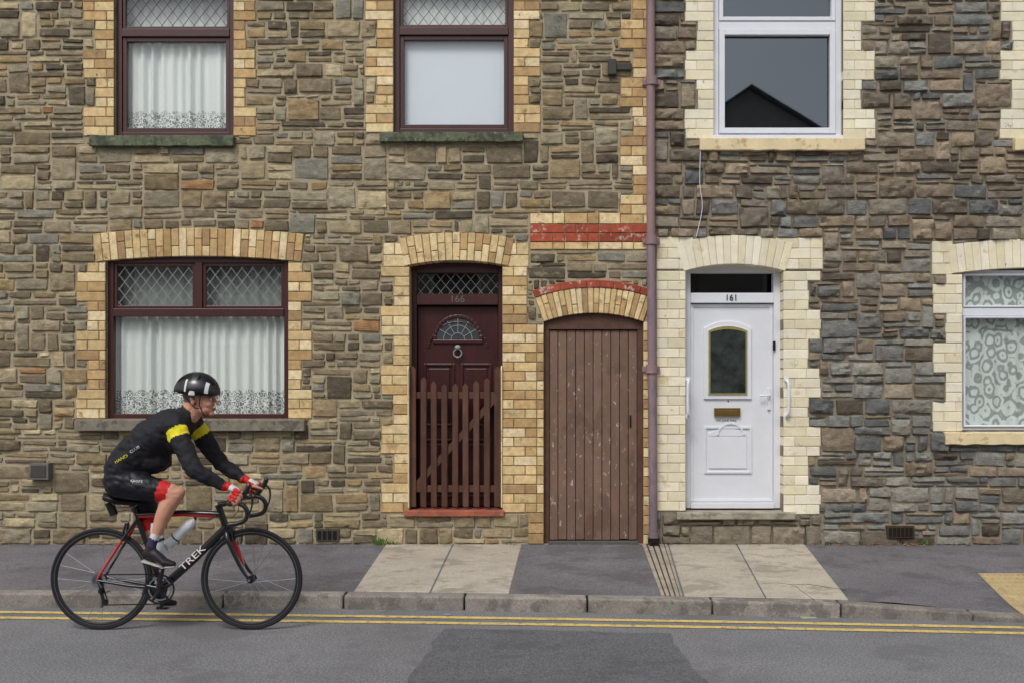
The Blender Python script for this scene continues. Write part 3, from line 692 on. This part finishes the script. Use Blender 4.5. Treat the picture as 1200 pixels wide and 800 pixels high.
# ------------------------------------------------ windows
def brownwin(par,xa,xb,ya,yb,yt,mull,lowinset,blind=False,seed=1):
    x0,x1,z0,z1=X(xa),X(xb),Z(yb),Z(ya); zt=Z(yt)
    w=empty('window'); w.parent=par
    b=MB(); y0,y1=.045,.10
    b.frame(x0,x1,z0,z1,.055,y0,y1); b.box(x0+.055,x1-.055,y0-.012,y1,zt-.038,zt+.038)
    g=MB(); l=MB()
    tops=[(x0+.055,x1-.055)] if not mull else [(x0+.055,(x0+x1)/2-.035),((x0+x1)/2+.035,x1-.055)]
    if mull: b.box((x0+x1)/2-.035,(x0+x1)/2+.035,y0-.004,y1,zt+.038,z1-.055)
    for a,c in tops:
        b.frame(a+.003,c-.003,zt+.041,z1-.058,.028,y0+.012,y1-.01); lattice(l,a+.03,c-.03,zt+.068,z1-.085,.074,.105,1.3,.0052,0)
        g.pane(a+.02,c-.02,.08,zt+.06,z1-.075)
    if lowinset: b.frame(x0+.058,x1-.058,z0+.058,zt-.041,.04,y0+.012,y1-.01)
    g.pane(x0+.05,x1-.05,.087,z0+.05,zt-.03)
    b.build('frame',[m_brown],w,bevel=.004,seg=2); g.build('glass',[m_glass],w,recalc=False); l.build('lead_lattice',[m_lead if mull else pmat('dark_came',C(92,96,96),.5,.1,8,0)],w)
    if blind:
        q=MB(); q.box(x0+.06,x1-.06,.13,.135,z0+.05,zt-.02); q.build('blind',[m_blind],w)
        curtain('net_curtain',x0+.04,x1-.04,zt-.05,z1,.16,m_curt,w,.09,.01,seed=seed)
    else:
        curtain('net_curtain',x0+.03,x1-.03,z0+.02,zt+.0,.15,m_curt,w,.095,.026,hem=.24,hemmat=m_lace,seed=seed)
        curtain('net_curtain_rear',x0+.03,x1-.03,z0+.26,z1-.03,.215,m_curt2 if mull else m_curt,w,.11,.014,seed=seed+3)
brownwin(H1,134,274,-20,160,37,False,True,seed=1)
brownwin(H1,461,602,-20,156,35,False,True,blind=True,seed=2)
brownwin(H1,124,338,301,491,366,True,False,seed=5)
def whitewin(par,xa,xb,ya,yb,yt,lace=False):
    x0,x1,z0,z1=X(xa),X(xb),Z(yb),Z(ya); zt=Z(yt); w=empty('window'); w.parent=par; b=MB(); g=MB()
    t=.06 if not lace else .03
    b.frame(x0,x1,z0,z1,t,.05,.13); b.box(x0+t,x1-t,.045,.13,zt-.04,zt+.04)
    b.frame(x0+t+.003,x1-t-.003,z0+t+.003,zt-.043,.055 if not lace else .02,.03,.12); b.frame(x0+t+.003,x1-t-.003,zt+.043,z1-t-.003,.04 if not lace else .02,.035,.12)
    g.pane(x0+t+.03,x1-t-.03,.086,z0+t,zt-.03); g.pane(x0+t+.03,x1-t-.03,.086,zt+.03,z1-t)
    if not lace:
        b.box(x0,x1,-.01,.049,z0+.002,z0+.035)
        k=MB(); k.frame(x0+t+.058,x1-t-.058,z0+t+.058,zt-.098,.008,.08,.0845); k.build('glazing_gasket',[m_blk],w)
    b.build('frame',[m_upvc],w,bevel=.005,seg=2); g.build('glass',[m_glass if lace else m_glass2],w,recalc=False)
    if lace:
        curtain('lace_curtain',x0+.03,x1-.03,z0+.02,zt,.135,m_lace2,w,.13,.010,seed=8)
        curtain('lace_curtain',x0+.03,x1-.03,zt,z1,.135,m_lace2,w,.1,.008,seed=9)
        curtain('backing_curtain',x0+.03,x1-.03,z0+.02,z1-.02,.18,pmat('dim_net',C(120,138,129),.9,.1,6,0),w,.13,.010,seed=4)
whitewin(H2,836,988,-20,163,28); whitewin(H2,1205,1355,-20,163,28); whitewin(H2,1127,1310,316,504,365,True)
# ------------------------------------------------ door 166
dr=empty('front_door'); dr.parent=H1
b=MB(); x0,x1=X(480),X(589); zb=Z(597); zt=Z(308); y0=.14
b.box(x0,x0+.05,y0,.26,zb,zt); b.box(x1-.05,x1,y0,.26,zb,zt); b.box(x0+.05,x1-.05,y0,.26,Z(318),zt+.05); b.box(x0+.05,x1-.05,y0-.01,.26,Z(356),Z(343))
b.build('door_frame',[m_brown],dr,bevel=.004)
l=MB(); lattice(l,x0+.05,x1-.05,Z(343),Z(318),.19,.10,1.2,.005,0); l.build('fanlight_lattice',[m_lead],dr)
g=MB(); g.pane(x0+.05,x1-.05,.2,Z(343),Z(318)); g.build('fanlight_glass',[m_glass],dr,recalc=False)
q=MB(); q.box(x0+.05,x1-.05,.30,.31,Z(343),Z(317),0,(3.2,3.2,3.2)); q.build('fanlight_backing',[m_dark],dr)
text('house_number','166',.10,((x0+x1)/2,y0-.013,Z(349.5)),(math.pi/2,0,0),m_leadd,dr,.003)
b=MB(); lx0,lx1=x0+.053,x1-.053; lt=Z(357)
b.box(lx0,lx1,.2,.245,zb+.01,lt)
xc=(lx0+lx1)/2; zc=Z(397)
def arc(b,xc,zc,r0,r1,a0,a1,y0,y1,n=16,mat=0,col=W1):
    for i in range(n):
        t0=a0+(a1-a0)*i/n; t1=a0+(a1-a0)*(i+1)/n
        b.prism([(xc+r0*math.cos(t0),zc+r0*math.sin(t0)),(xc+r1*math.cos(t0),zc+r1*math.sin(t0)),(xc+r1*math.cos(t1),zc+r1*math.sin(t1)),(xc+r0*math.cos(t1),zc+r0*math.sin(t1))],y0,y1,mat,col)
arc(b,xc,zc,.215,.25,0,math.pi,.18,.2); b.box(xc-.25,xc+.25,.18,.2,zc-.035,zc)
for (pa,pb,pc,pd) in [(.06,.37,425,500),(.43,.74,425,500),(.06,.37,515,585),(.43,.74,515,585)]:
    b.frame(lx0+pa,lx0+pb,Z(pd),Z(pc),.025,.183,.2); b.box(lx0+pa+.05,lx0+pb-.05,.185,.2,Z(pd)+.05,Z(pc)-.05)
arc(b,xc,Z(412),.29,.31,.15,math.pi-.15,.186,.2)
b.build('door_leaf',[m_door],dr,bevel=.006,seg=2)
b=MB(); arc(b,xc,zc,.01,.213,0,math.pi,.19,.199); b.build('fan_glass',[pmat('fan_glass_dark',C(66,72,76),.15,.1,5,0,spec=.6)],dr)
b=MB()
for a in (30,60,90,120,150): b.bar((xc+.07*math.cos(math.radians(a)),zc+.07*math.sin(math.radians(a))),(xc+.21*math.cos(math.radians(a)),zc+.21*math.sin(math.radians(a))),.006,.186,.19)
arc(b,xc,zc,.065,.071,0,math.pi,.186,.19); arc(b,xc,zc,.14,.146,0,math.pi,.1865,.19)
b.build('fan_leading',[m_lead],dr)
b=MB(); b.ring((xc,.165,Z(413)),.04,[(-.007,0),(0,-.007),(.007,0),(0,.007)],seg=24); b.sph((xc,.165,Z(406)),(.03,.02,.025)); b.sph((xc,.16,Z(418)),.012); b.build('door_knocker',[m_lead],dr,smooth=1)
b=MB(); b.tube([(lx1-.06,.2,Z(470)),(lx1-.06,.15,Z(470))],.02); b.sph((lx1-.06,.145,Z(470)),.03); b.build('door_knob',[m_brass],dr,smooth=1)
gt=empty('wooden_gate'); b=MB(); n=9; a0,a1=X(479),X(587)
for i in range(n):
    u=i/(n-1); x=a0+.035+(a1-a0-.07)*u; top=Z(437+14*(1-(2*u-1)**2)+ (0 if 0<i<n-1 else -7))+random.uniform(-.008,.008)
    w=.058 if 0<i<n-1 else .064; k=random.uniform(-.004,.004)
    b.prism([(x-w/2,Z(594)),(x+w/2,Z(594)),(x+w/2+k,top-.02),(x+k,top+.012),(x-w/2+k,top-.02)],.03,.05,0,rj((1,1,1),.25))
for yy in (463,573): b.box(a0+.01,a1-.01,.051,.08,Z(yy+4),Z(yy-4))
b.bar((a0+.06,Z(570)),(a1-.06,Z(467)),.06,.052,.078)
b.build('gate_pickets',[m_gate],gt,bevel=.004)
b=MB()
for xx in (479,588):
    xw=X(xx); b.tube([(xw,-.01,Z(594)),(xw,-.03,Z(470)),(xw,-.05,Z(440)),(xw,-.045,Z(431)),(xw,.01,Z(429))],.008,8,sub=3)
b.build('grab_rails',[m_csill],gt,smooth=1)
ad=empty('alley_door'); ad.parent=H1
b=MB(); fx0,fx1=X(637),X(754); b.box(fx0,fx0+.055,.04,.11,ZB,Z(386)); b.box(fx1-.055,fx1,.04,.11,ZB,Z(386))
a=(fx1-fx0)/2; rise=.085; R=(a*a+rise*rise)/(2*rise); zc=Z(377)+rise-R
pts=[]
for i in range(13):
    t=-math.asin(a/R)+2*math.asin(a/R)*i/12; pts.append((( fx0+fx1)/2+R*math.sin(t),zc+R*math.cos(t)+.002))
b.prism([(fx0,Z(386)+.001),(fx1,Z(386)+.001)]+pts[::-1],.037,.11); b.build('frame',[m_pframe],ad,bevel=.004)
b=MB(); n=10; w=(fx1-fx0-.11)/n
for i in range(n): b.box(fx0+.055+i*w+.003,fx0+.055+(i+1)*w-.003,.06+random.uniform(0,.003),.085,ZB+.03+random.uniform(0,.012),Z(387),0,rj(W1,.14))
b.build('planks',[m_plank],ad,bevel=.004,seg=2)
b=MB(); b.box(fx0+.05,fx1-.05,.086,.1,ZB,Z(386)); b.box(fx0+.05,fx1-.05,-.02,.1,ZB-.02,ZB+.025,0,(9,9,9)); b.build('threshold',[m_dark],ad)
b=MB(); b.box(fx1-.13,fx1-.115,.05,.06,Z(500),Z(486)); b.build('keyhole_plate',[m_blk],ad)
# ------------------------------------------------ door 161
wd=empty('front_door'); wd.parent=H2
x0,x1=X(805),X(917); y0=.13; b=MB()
b.box(x0-.015,x0+.055,y0,.24,Z(597),Z(312)); b.box(x1-.055,x1+.01,y0,.24,Z(597),Z(312)); b.box(x0+.055,x1-.055,y0,.24,Z(318),Z(308)); b.box(x0+.055,x1-.055,y0-.01,.24,Z(354),Z(342))
b.box(x0+.055,x1-.055,y0-.02,.24,Z(597),Z(590))
b.build('door_frame',[m_upvc],wd,bevel=.006,seg=2)
g=MB(); g.pane(x0+.055,x1-.055,.18,Z(342),Z(318)); g.build('fanlight_glass',[m_glass],wd,recalc=False)
text('house_number','161',.085,((x0+x1)/2-.01,y0-.014,Z(348)),(math.pi/2,0,0),m_blk,wd,.003)
b=MB(); lx0,lx1=x0+.058,x1-.058; lzt=Z(355); lzb=Z(589.5)
xc=(lx0+lx1)/2-.01
b.box(lx0,lx1,.165,.215,lzb,lzt)
b.frame(lx0,lx1,lzb,lzt,.03,.155,.165)
gx0,gx1,gzb,gzt=X(833),X(879),Z(462),Z(386)
def archpoly(x0,x1,zb,zt,r,n=8):
    a=(x1-x0)/2; R=(a*a+r*r)/(2*r); zc=zt+r-R; th=math.asin(min(1,a/R)); p=[(x0,zb),(x1,zb)]
    for i in range(n+1):
        t=th-2*th*i/n; p.append(((x0+x1)/2+R*math.sin(t),zc+R*math.cos(t)))
    return p
b.prism(archpoly(gx0-.045,gx1+.045,gzb-.045,gzt+.02,.07),.145,.165)
b.frame(X(828),X(885),Z(556),Z(500),.022,.15,.165); b.box(X(834),X(879),.153,.165,Z(550),Z(512))
arc(b,xc,Z(512),.12,.14,.1,math.pi-.1,.146,.153)
b.prism(archpoly(X(834),X(879),Z(512)+.003,Z(508),.05),.154,.165)
b.build('door_leaf',[m_upvc],wd,bevel=.006,seg=2)
b=MB(); b.prism(archpoly(gx0-.006,gx1+.006,gzb-.006,gzt,.05),.139,.145); b.build('glazing_bead',[m_upvc],wd,bevel=.003)
b=MB(); b.prism(archpoly(gx0,gx1,gzb,gzt-.005,.045),.133,.139); b.build('gold_border',[pmat('gold_glass',C(150,140,84),.3,.1,10,0)],wd)
b=MB(); b.prism(archpoly(gx0+.018,gx1-.018,gzb+.018,gzt-.02,.03),.128,.133); b.build('dark_glass',[pmat('dark_door_glass',C(48,54,52),.12,.7,9,0,spec=.9)],wd)
b=MB(); b.box(X(840),X(871),.135,.165,Z(488),Z(478)); b.box(X(843),X(868),.128,.135,Z(485.5),Z(480.5)); b.build('letterbox',[m_brass],wd,bevel=.003)
b=MB(); b.box(lx1-.055,lx1-.025,.14,.165,Z(480),Z(455)); b.tube([(lx1-.04,.14,Z(463)),(lx1-.04,.11,Z(463)),(lx1-.14,.108,Z(463.5))],.009,8); b.build('lever_handle',[m_upvc],wd,smooth=.8)
b=MB(); b.sph((X(857),.165,Z(470)),(.008,.01,.008)); b.box(X(909),X(912),.11,.13,Z(410),Z(399)); b.build('doorbell',[m_blk],wd)
text('junk_mail_notice','NO JUNK MAIL',.03,(X(855),.163,Z(493)),(math.pi/2,0,0),m_blk,wd,.0008)
gr=empty('grab_handle')
b=MB()
for xx in (806,921):
    xw=X(xx); s=-1 if xx<860 else 1
    b.tube([(xw,.02,Z(444)),(xw,-.05,Z(446)),(xw+.01*s,-.07,Z(452)),(xw+.01*s,-.07,Z(480)),(xw,-.05,Z(486)),(xw,.02,Z(487))],.013,10,sub=3)
    for zz in (444,487): b.tube([(xw,.0,Z(zz)),(xw,-.02,Z(zz))],.026,12)
b.build('white_handles',[m_upvc],gr,smooth=.9)
# ------------------------------------------------ drainpipe
dp=empty('drainpipe'); b=MB(); px0=X(762.5); yy=-.075
b.tube([(px0-.012,yy,ZT+.1),(px0-.005,yy,Z(282))],.042,16); b.tube([(px0-.005,yy,Z(286)),(px0+.018,yy,Z(634))],.042,16,0,(.92,.98,1.1))
for z in (98,283,432): b.tube([(px0,yy,Z(z+5)),(px0,yy,Z(z-5))],.056,16); b.box(px0-.085,px0+.085,-.04,-.022,Z(z+3),Z(z-3))
b.tube([(px0+.018,yy,Z(630)),(px0+.018,yy,Z(622))],.052,16)
b.build('pipe',[m_pipe],dp,smooth=.7)
b=MB(); b.tube([(px0+.018,yy,Z(640)),(px0+.018,yy,Z(628))],[.05,.056],16); b.tube([(px0+.018,yy,ZB+.03),(px0+.018,yy-.08,ZB+.01)],.045,12); b.build('shoe',[m_blk],dp,smooth=.7)
b=MB()
b.box(X(712),X(722),-.07,.0,Z(90),Z(72)); b.box(X(714),X(740),-.05,-.02,Z(84),Z(76)); b.build('wall_bracket',[pmat('bracket_iron',C(66,64,60),.6,.1,8,0)],H1,bevel=.006)
b=MB(); b.tube([(X(820),-.05,Z(178)),(X(819),-.05,Z(215)),(X(822),-.05,Z(245)),(X(815),-.05,Z(278))],.0035,6,sub=4)
b.build('telephone_cable',[m_upvc],H2,smooth=1)
b=MB(); vx=X(50); vz=Z(551)
b.prism([(vx-.1,vz-.08),(vx+.1,vz-.08),(vx+.1,vz+.08),(vx-.08,vz+.08)],-.09,0,0); b.prism([(vx-.075,vz-.06),(vx+.08,vz-.06),(vx+.08,vz+.06),(vx-.065,vz+.06)],-.095,-.09,0,(.4,.4,.4))
b.build('flue_vent',[pmat('grey_metal',C(110,106,100),.5,.1,9,0)],H1,bevel=.006)
b=MB()
for k in range(6): b.box(X(1040)+k*.04,X(1040)+k*.04+.028,-.048,.0,Z(627),Z(617),0)
b.box(X(1038),X(1070),-.040,.0,Z(629),Z(615),0,(6,4,3)); b.build('air_brick',[m_dark],H2)
b=MB()
for k in range(4): b.box(X(373)+k*.05,X(373)+k*.05+.035,-.036,.0,Z(631),Z(621),0)
b.box(X(371),X(398),-.030,.0,Z(633),Z(619),0,(7,6,5)); b.build('air_brick',[m_dark],H1)
# ------------------------------------------------ house shells
for H,xa,xb in ((H1,XL,XM),(H2,XM,XR)):
    b=MB(); b.add([(xa,.6,0),(xb,.6,0),(xb,.6,ZT),(xa,.6,ZT)],[(0,1,2,3)]); b.build('room_wall',[m_room],H,recalc=False)  # plain dark sheet behind the whole facade, room darkness put into its colour
    b=MB()
    xe=xa if H is H1 else xb
    b.add([(xe,0.002,0),(xe,8,0),(xe,8,ZT),(xe,4,9.2),(xe,.002,ZT)],[(0,1,2,3,4)]); b.add([(xa,8,0),(xb,8,0),(xb,8,ZT),(xa,8,ZT)],[(0,1,2,3)]); b.build('outer_walls',[m_render],H,recalc=False)
    b=MB(); b.add([(xa,-.3,ZT-.02),(xb,-.3,ZT-.02),(xb,4,9.2),(xa,4,9.2),(xb,8.2,ZT-.02),(xa,8.2,ZT-.02)],[(0,1,2,3),(3,2,4,5)]); b.build('roof',[m_roof],H,recalc=False)
    b=MB(); b.box(xa,xb,-.22,0,ZT-.12,ZT-.04); b.tube([(xa,-.3,ZT-.06),(xb,-.3,ZT-.06)],.06,10); b.build('eaves_gutter',[m_brown],H)
    b=MB(); xc=xb-1 if H is H1 else xa+4; b.box(xc-.6,xc+.2,3.6,4.4,8.6,10.2); b.tube([(xc-.4,4,10.2),(xc-.4,4,10.6)],.12); b.tube([(xc,4,10.2),(xc,4,10.6)],.12); b.build('chimney',[m_red],H)
# ------------------------------------------------ opposite houses
H3=empty('terraced_house'); b=MB()
b.box(-14,4.0,-24,-16,0,6.0); b.prism([(4.0,0),(8.9,0),(8.9,7.1),(5.3,9.35),(4.0,8.5)],-24,-15.7); b.box(8.9,16,-24,-16,0,6.0)
b.build('walls',[m_render],H3)
b=MB(); b.add([(-14,-15.7,5.9),(4,-15.7,5.9),(4,-20,7.9),(-14,-20,7.9)],[(0,1,2,3)]); b.add([(8.9,-15.7,5.9),(16,-15.7,5.9),(16,-20,7.9),(8.9,-20,7.9)],[(0,1,2,3)])
b.add([(3.8,-15.4,8.35),(5.3,-15.4,9.42),(5.3,-24,9.42),(3.8,-24,8.35)],[(0,1,2,3)]); b.add([(9.1,-15.4,7.0),(5.3,-15.4,9.42),(5.3,-24,9.42),(9.1,-24,7.0)],[(0,1,2,3)]); b.build('roof',[m_roof],H3,recalc=False)
b=MB(); w=MB()
for xx in (-12,-9,-6,-3,0,5.8,10,13):
    for zz in (1.2,4):
        yy=-15.7 if 4<xx<8 else -16.0
        b.box(xx,xx+1.2,yy-.01,yy+.03,zz,zz+1.5,0); w.frame(xx-.08,xx+1.28,zz-.08,zz+1.58,.08,yy-.01,yy+.06)
b.build('windows',[m_dark],H3); w.build('window_frames',[m_upvc],H3)
b=MB(); b.box(-4,-3,-20.4,-19.6,7.3,9.0); b.box(9.5,10.3,-20.4,-19.6,7.3,9.0); b.build('chimneys',[m_red],H3)
# ------------------------------------------------ ground, road, pavement
b=MB(); b.add([(-250,-250,-.03),(250,-250,-.03),(250,250,-.03),(-250,250,-.03)],[(0,1,2,3)]); b.build('ground',[m_pave],recalc=False)
kp=[G(x,y) for x,y in [(-300,709.5),(0,711),(380,713),(600,716),(820,720),(1045,725),(1200,729),(1500,736)]]
kp=[(-60,kp[0][1]+.05)]+kp+[(60,kp[-1][1]-.1)]
kxs=[p[0] for p in kp]; kys=[p[1] for p in kp]
def kY(x): return float(np.interp(x,kxs,kys))
def kZ(x): return float(np.interp(x,[2.40,3.35],[.105,.028]))
KW=.13
def pz(x,y):
    yb=kY(x)+KW; t=min(1,max(0,1-(y-yb)/1.1)); return .1+(kZ(x)-.005-.1)*t
b=MB(); xs=[-60,-20]+[-6+.5*i for i in range(27)]+[20,60]; nx=len(xs); ny=8; vs=[]
for x in xs:
    for j in range(ny+1): y=kY(x)+KW-.005+(0.05-(kY(x)+KW))*j/ny; vs.append((x,y,pz(x,y)))
b.add(vs,[(i*(ny+1)+j,(i+1)*(ny+1)+j,(i+1)*(ny+1)+j+1,i*(ny+1)+j+1) for i in range(nx-1) for j in range(ny)]); b.build('pavement',[m_pave],recalc=False)
b=MB(); vs=[]
for x in xs: vs+=[(x,kY(x)+.05,0),(x,-8.9,0)]
b.add(vs,[(2*i+1,2*i+3,2*i+2,2*i) for i in range(nx-1)]); b.build('road',[m_asph],recalc=False)
b=MB(); b.box(-60,60,-16,-8.9,-.02,.1); b.build('far_pavement',[m_pave])
b=MB(); x=-12.3
while x<12:
    l=.90 if x<2.3 else .7
    e=random.uniform(.003,.008); xa,xb=x+e,x+l-e; c=rj(W1,.16); dz=random.uniform(-.003,.003)
    ya,yb_=kY(xa)+random.uniform(-.004,.004),kY(xb)+random.uniform(-.004,.004)
    b.slab([(xa,ya),(xb,yb_),(xb,yb_+KW),(xa,ya+KW)],-.02,[kZ(xa)+dz,kZ(xb)+dz,kZ(xb)+.001+dz,kZ(xa)+.001+dz],0,c)
    x+=l
b.build('kerb',[m_kerb],bevel=.016,seg=3,smooth=.6)
b=MB()
for off in (0,1):
    pts0=[(-300,714),(0,717.0),(300,720.3),(600,724.3),(900,729.3),(1200,735.3),(1500,741)]
    pp=[G(px,py+off*(6.6)) for px,py in pts0]; pp=[(-40,pp[0][1]+.02)]+pp+[(40,pp[-1][1]-.06)]
    vs=[]; NX=160
    for i in range(NX+1):
        x=-14+28*i/NX; y=float(np.interp(x,[p[0] for p in pp],[p[1] for p in pp])); wv=.005*noise.noise((x*3,off,0)); w2=.005*noise.noise((x*14,off,9)); vs+=[(x,y-.032+wv+w2,.004),(x,y+.032+wv-w2,.004)]
    b.add(vs,[(2*i,2*i+2,2*i+3,2*i+1) for i in range(NX)])
b.build('double_yellow_lines',[m_yel],recalc=False)
def gp(lst,z=0): return [G(x,y,z) for x,y in lst]
corner=gp([(470,805),(520,736),(785,742),(795,760),(820,790),(832,805),(900,900),(420,900)])
pl=[]
for i in range(len(corner)):
    p,q=corner[i],corner[(i+1)%len(corner)]
    for k in range(14):
        u=k/14; x=p[0]+(q[0]-p[0])*u; y=p[1]+(q[1]-p[1])*u; pl.append((x+.03*noise.noise((x*6,y*6,1)),y+.03*noise.noise((x*6,y*6,7))))
b=MB(); b.add([(x,y,.003) for x,y in pl],[tuple(range(len(pl)))]); b.build('road_repair_patch',[m_asphp],recalc=False)
sl=MB()
def quad(c,nu,nv,mb,col=W1,us=None,ws=None,z=.006,pairs=None,var=.09):
    c=[Vector(q) for q in c]
    def B(u,v): return (c[0]*(1-u)+c[1]*u)*(1-v)+(c[3]*(1-u)+c[2]*u)*v
    us=us or [i/nu for i in range(nu+1)]; ws=ws or [i/nv for i in range(nv+1)]
    pairs=pairs or list(zip(us,us[1:]))
    for u0,u1 in pairs:
        for j in range(len(ws)-1):
            e=.005
            p=[B(u0+e,ws[j]+e),B(u1-e,ws[j]+e),B(u1-e,ws[j+1]-e),B(u0+e,ws[j+1]-e)]
            zz=[pz(q.x,q.y)+z+random.uniform(-.001,.001) for q in p]; mb.slab([(q.x,q.y) for q in p],.05 if z>.003 else zz[0]-.001,zz,0,rj(col,var))
def onkerb(px,py):
    x,y=G(px,py,.1); return (x,kY(x)+KW+.004)
def wl(px): return (X(px),-.012)
quad([wl(452),wl(612),onkerb(597,697),onkerb(411,696)],2,2,sl,(1.0,.98,.96),us=[0,.495,1],ws=[0,.45,1])
quad([wl(783),wl(943),onkerb(1000,706),onkerb(804,703)],2,2,sl,(1.0,.98,.95),us=[0,.5,1],ws=[0,.42,1])
sl.build('paving_slabs',[m_slab],bevel=.004)
b=MB(); c=[wl(752),wl(782),onkerb(803,703),onkerb(777,702)]
quad(c,7,1,b,(.85,.79,.75),z=.009,pairs=[(0,.17),(.22,.40),(.45,.63),(.68,.86),(.88,1)],var=.05)
b.build('drainage_channel',[m_slab],bevel=.003)
b=MB(); quad(c,1,1,b,(4.5,4.3,4.0),z=.0025); b.build('channel_bed',[m_dark],bpy.data.objects['drainage_channel'])
b=MB(); tl=[G(1145,673,.09),G(1300,673,.09),G(1420,731,.05),G(1199,722,.04)]; quad(tl,3,2,b,W1,z=.006)
for u in range(22):
    for v in range(11):
        c0,c1,c2,c3=[Vector(q) for q in tl]; U_=(u+.5)/22;V_=(v+.5)/11; q=(c0*(1-U_)+c1*U_)*(1-V_)+(c3*(1-U_)+c2*U_)*V_
        b.sph((q.x,q.y,pz(q.x,q.y)+.006),(.016,.016,.007),0,(.9,.9,.9),8,4)
b.build('tactile_paving',[m_tact])
b=MB()
for pts in ([(892,684),(910,683.2),(925,685),(948,685),(962,687),(992,692)],[(925,685),(934,688),(938,692),(955,704)]):
    w=[G(x,y,.1) for x,y in pts]
    for p,q in zip(w,w[1:]): b.tube([(p[0],p[1],pz(*p)+.0055),(q[0],q[1],pz(*q)+.0055)],.0022,5,0,(5,5,5))
b.build('slab_cracks',[m_dark])
b=MB()
def tuft(cx,cy,n,h):
    for _ in range(n):
        a=random.uniform(0,6.28); l=random.uniform(.4,1)*h; dx,dy=math.cos(a)*l*.5,math.sin(a)*l*.3-.01; w=.006
        x,y=cx+random.uniform(-.05,.05),cy+random.uniform(-.02,.0); z=.1
        b.add([(x-w,y,z),(x+w,y,z),(x+dx*.6+w,y+dy*.6,z+l*.7),(x+dx,y+dy,z+l),(x+dx*.6-w,y+dy*.6,z+l*.7)],[(0,1,2,3,4)],0,rj(W1,.4))
for cx,n,h in ((446,26,.09),(462,10,.05),(250,7,.04),(600,5,.04),(330,6,.04),(1010,8,.05),(1082,10,.06),(970,6,.04)): tuft(X(cx),-.04,n,h)
b.build('weeds',[m_leaf],recalc=False)
b=MB()
for _ in range(420):
    r=random.random(); cx=X(random.gauss(1045,50)) if r<.45 else random.uniform(-6,6); cy=-.03-abs(random.gauss(0,.05)); a=random.uniform(0,6.28); s=random.uniform(.005,.018)
    z=.107; b.add([(cx+s*math.cos(a+k*1.57)*(1 if k%2 else .6),cy+s*math.sin(a+k*1.57)*(1 if k%2 else .6),z+random.uniform(0,.012)) for k in range(4)],[(0,1,2,3)],0,rj(W1,.5))
b.build('leaf_litter',[m_dry],recalc=False)
b=MB(); x,y=G(945,722); b.box(x-.05,x+.06,y-.06,y-.02,.001,.006,0,(.8,1,.8)); x,y=G(520,721); b.box(x,x+.05,y,y+.03,.002,.008,0,(.5,.7,1)); b.build('litter',[m_slab])
# ------------------------------------------------ modifiers last
sd=ho.modifiers.new('s','SOLIDIFY'); sd.thickness=.018; sd.offset=-1
for o,wd_,sg in BEV:
    m=o.modifiers.new('b','BEVEL'); m.width=wd_; m.segments=sg; m.limit_method='ANGLE'; m.angle_limit=.7
# ------------------------------------------------ world, light, camera
w=bpy.data.worlds.new('World'); sc.world=w; w.use_nodes=True; N=w.node_tree.nodes; L=w.node_tree.links
sk=N.new('ShaderNodeTexSky'); sk.sky_type='NISHITA'; sk.sun_disc=False; EL=math.radians(52); AZ=math.radians(202)
sk.sun_elevation=EL; sk.sun_rotation=AZ; sk.dust_density=3; sk.air_density=1.0
hs=N.new('ShaderNodeHueSaturation'); hs.inputs['Saturation'].default_value=.35; L.new(sk.outputs[0],hs.inputs['Color']); L.new(hs.outputs[0],N['Background'].inputs['Color']); N['Background'].inputs['Strength'].default_value=.145
sun=bpy.data.lights.new('sun','SUN'); sun.energy=1.5; sun.angle=math.radians(20); sun.color=(1,.97,.93); so=bpy.data.objects.new('sun',sun); sc.collection.objects.link(so)
dv=Vector((math.sin(AZ)*math.cos(EL),math.cos(AZ)*math.cos(EL),math.sin(EL))); so.rotation_euler=dv.to_track_quat('Z','Y').to_euler()
cam=bpy.data.cameras.new('camera'); cam.sensor_width=36; cam.lens=36*F/1200; cam.shift_x=-(CX-600)/1200; cam.shift_y=(HY-400)/1200; cam.clip_end=1000
co=bpy.data.objects.new('camera',cam); sc.collection.objects.link(co); co.location=(0,-D,CH); co.rotation_euler=(math.pi/2,0,0); sc.camera=co
sc.view_settings.view_transform='Standard'; sc.view_settings.look='None'; sc.view_settings.exposure=0
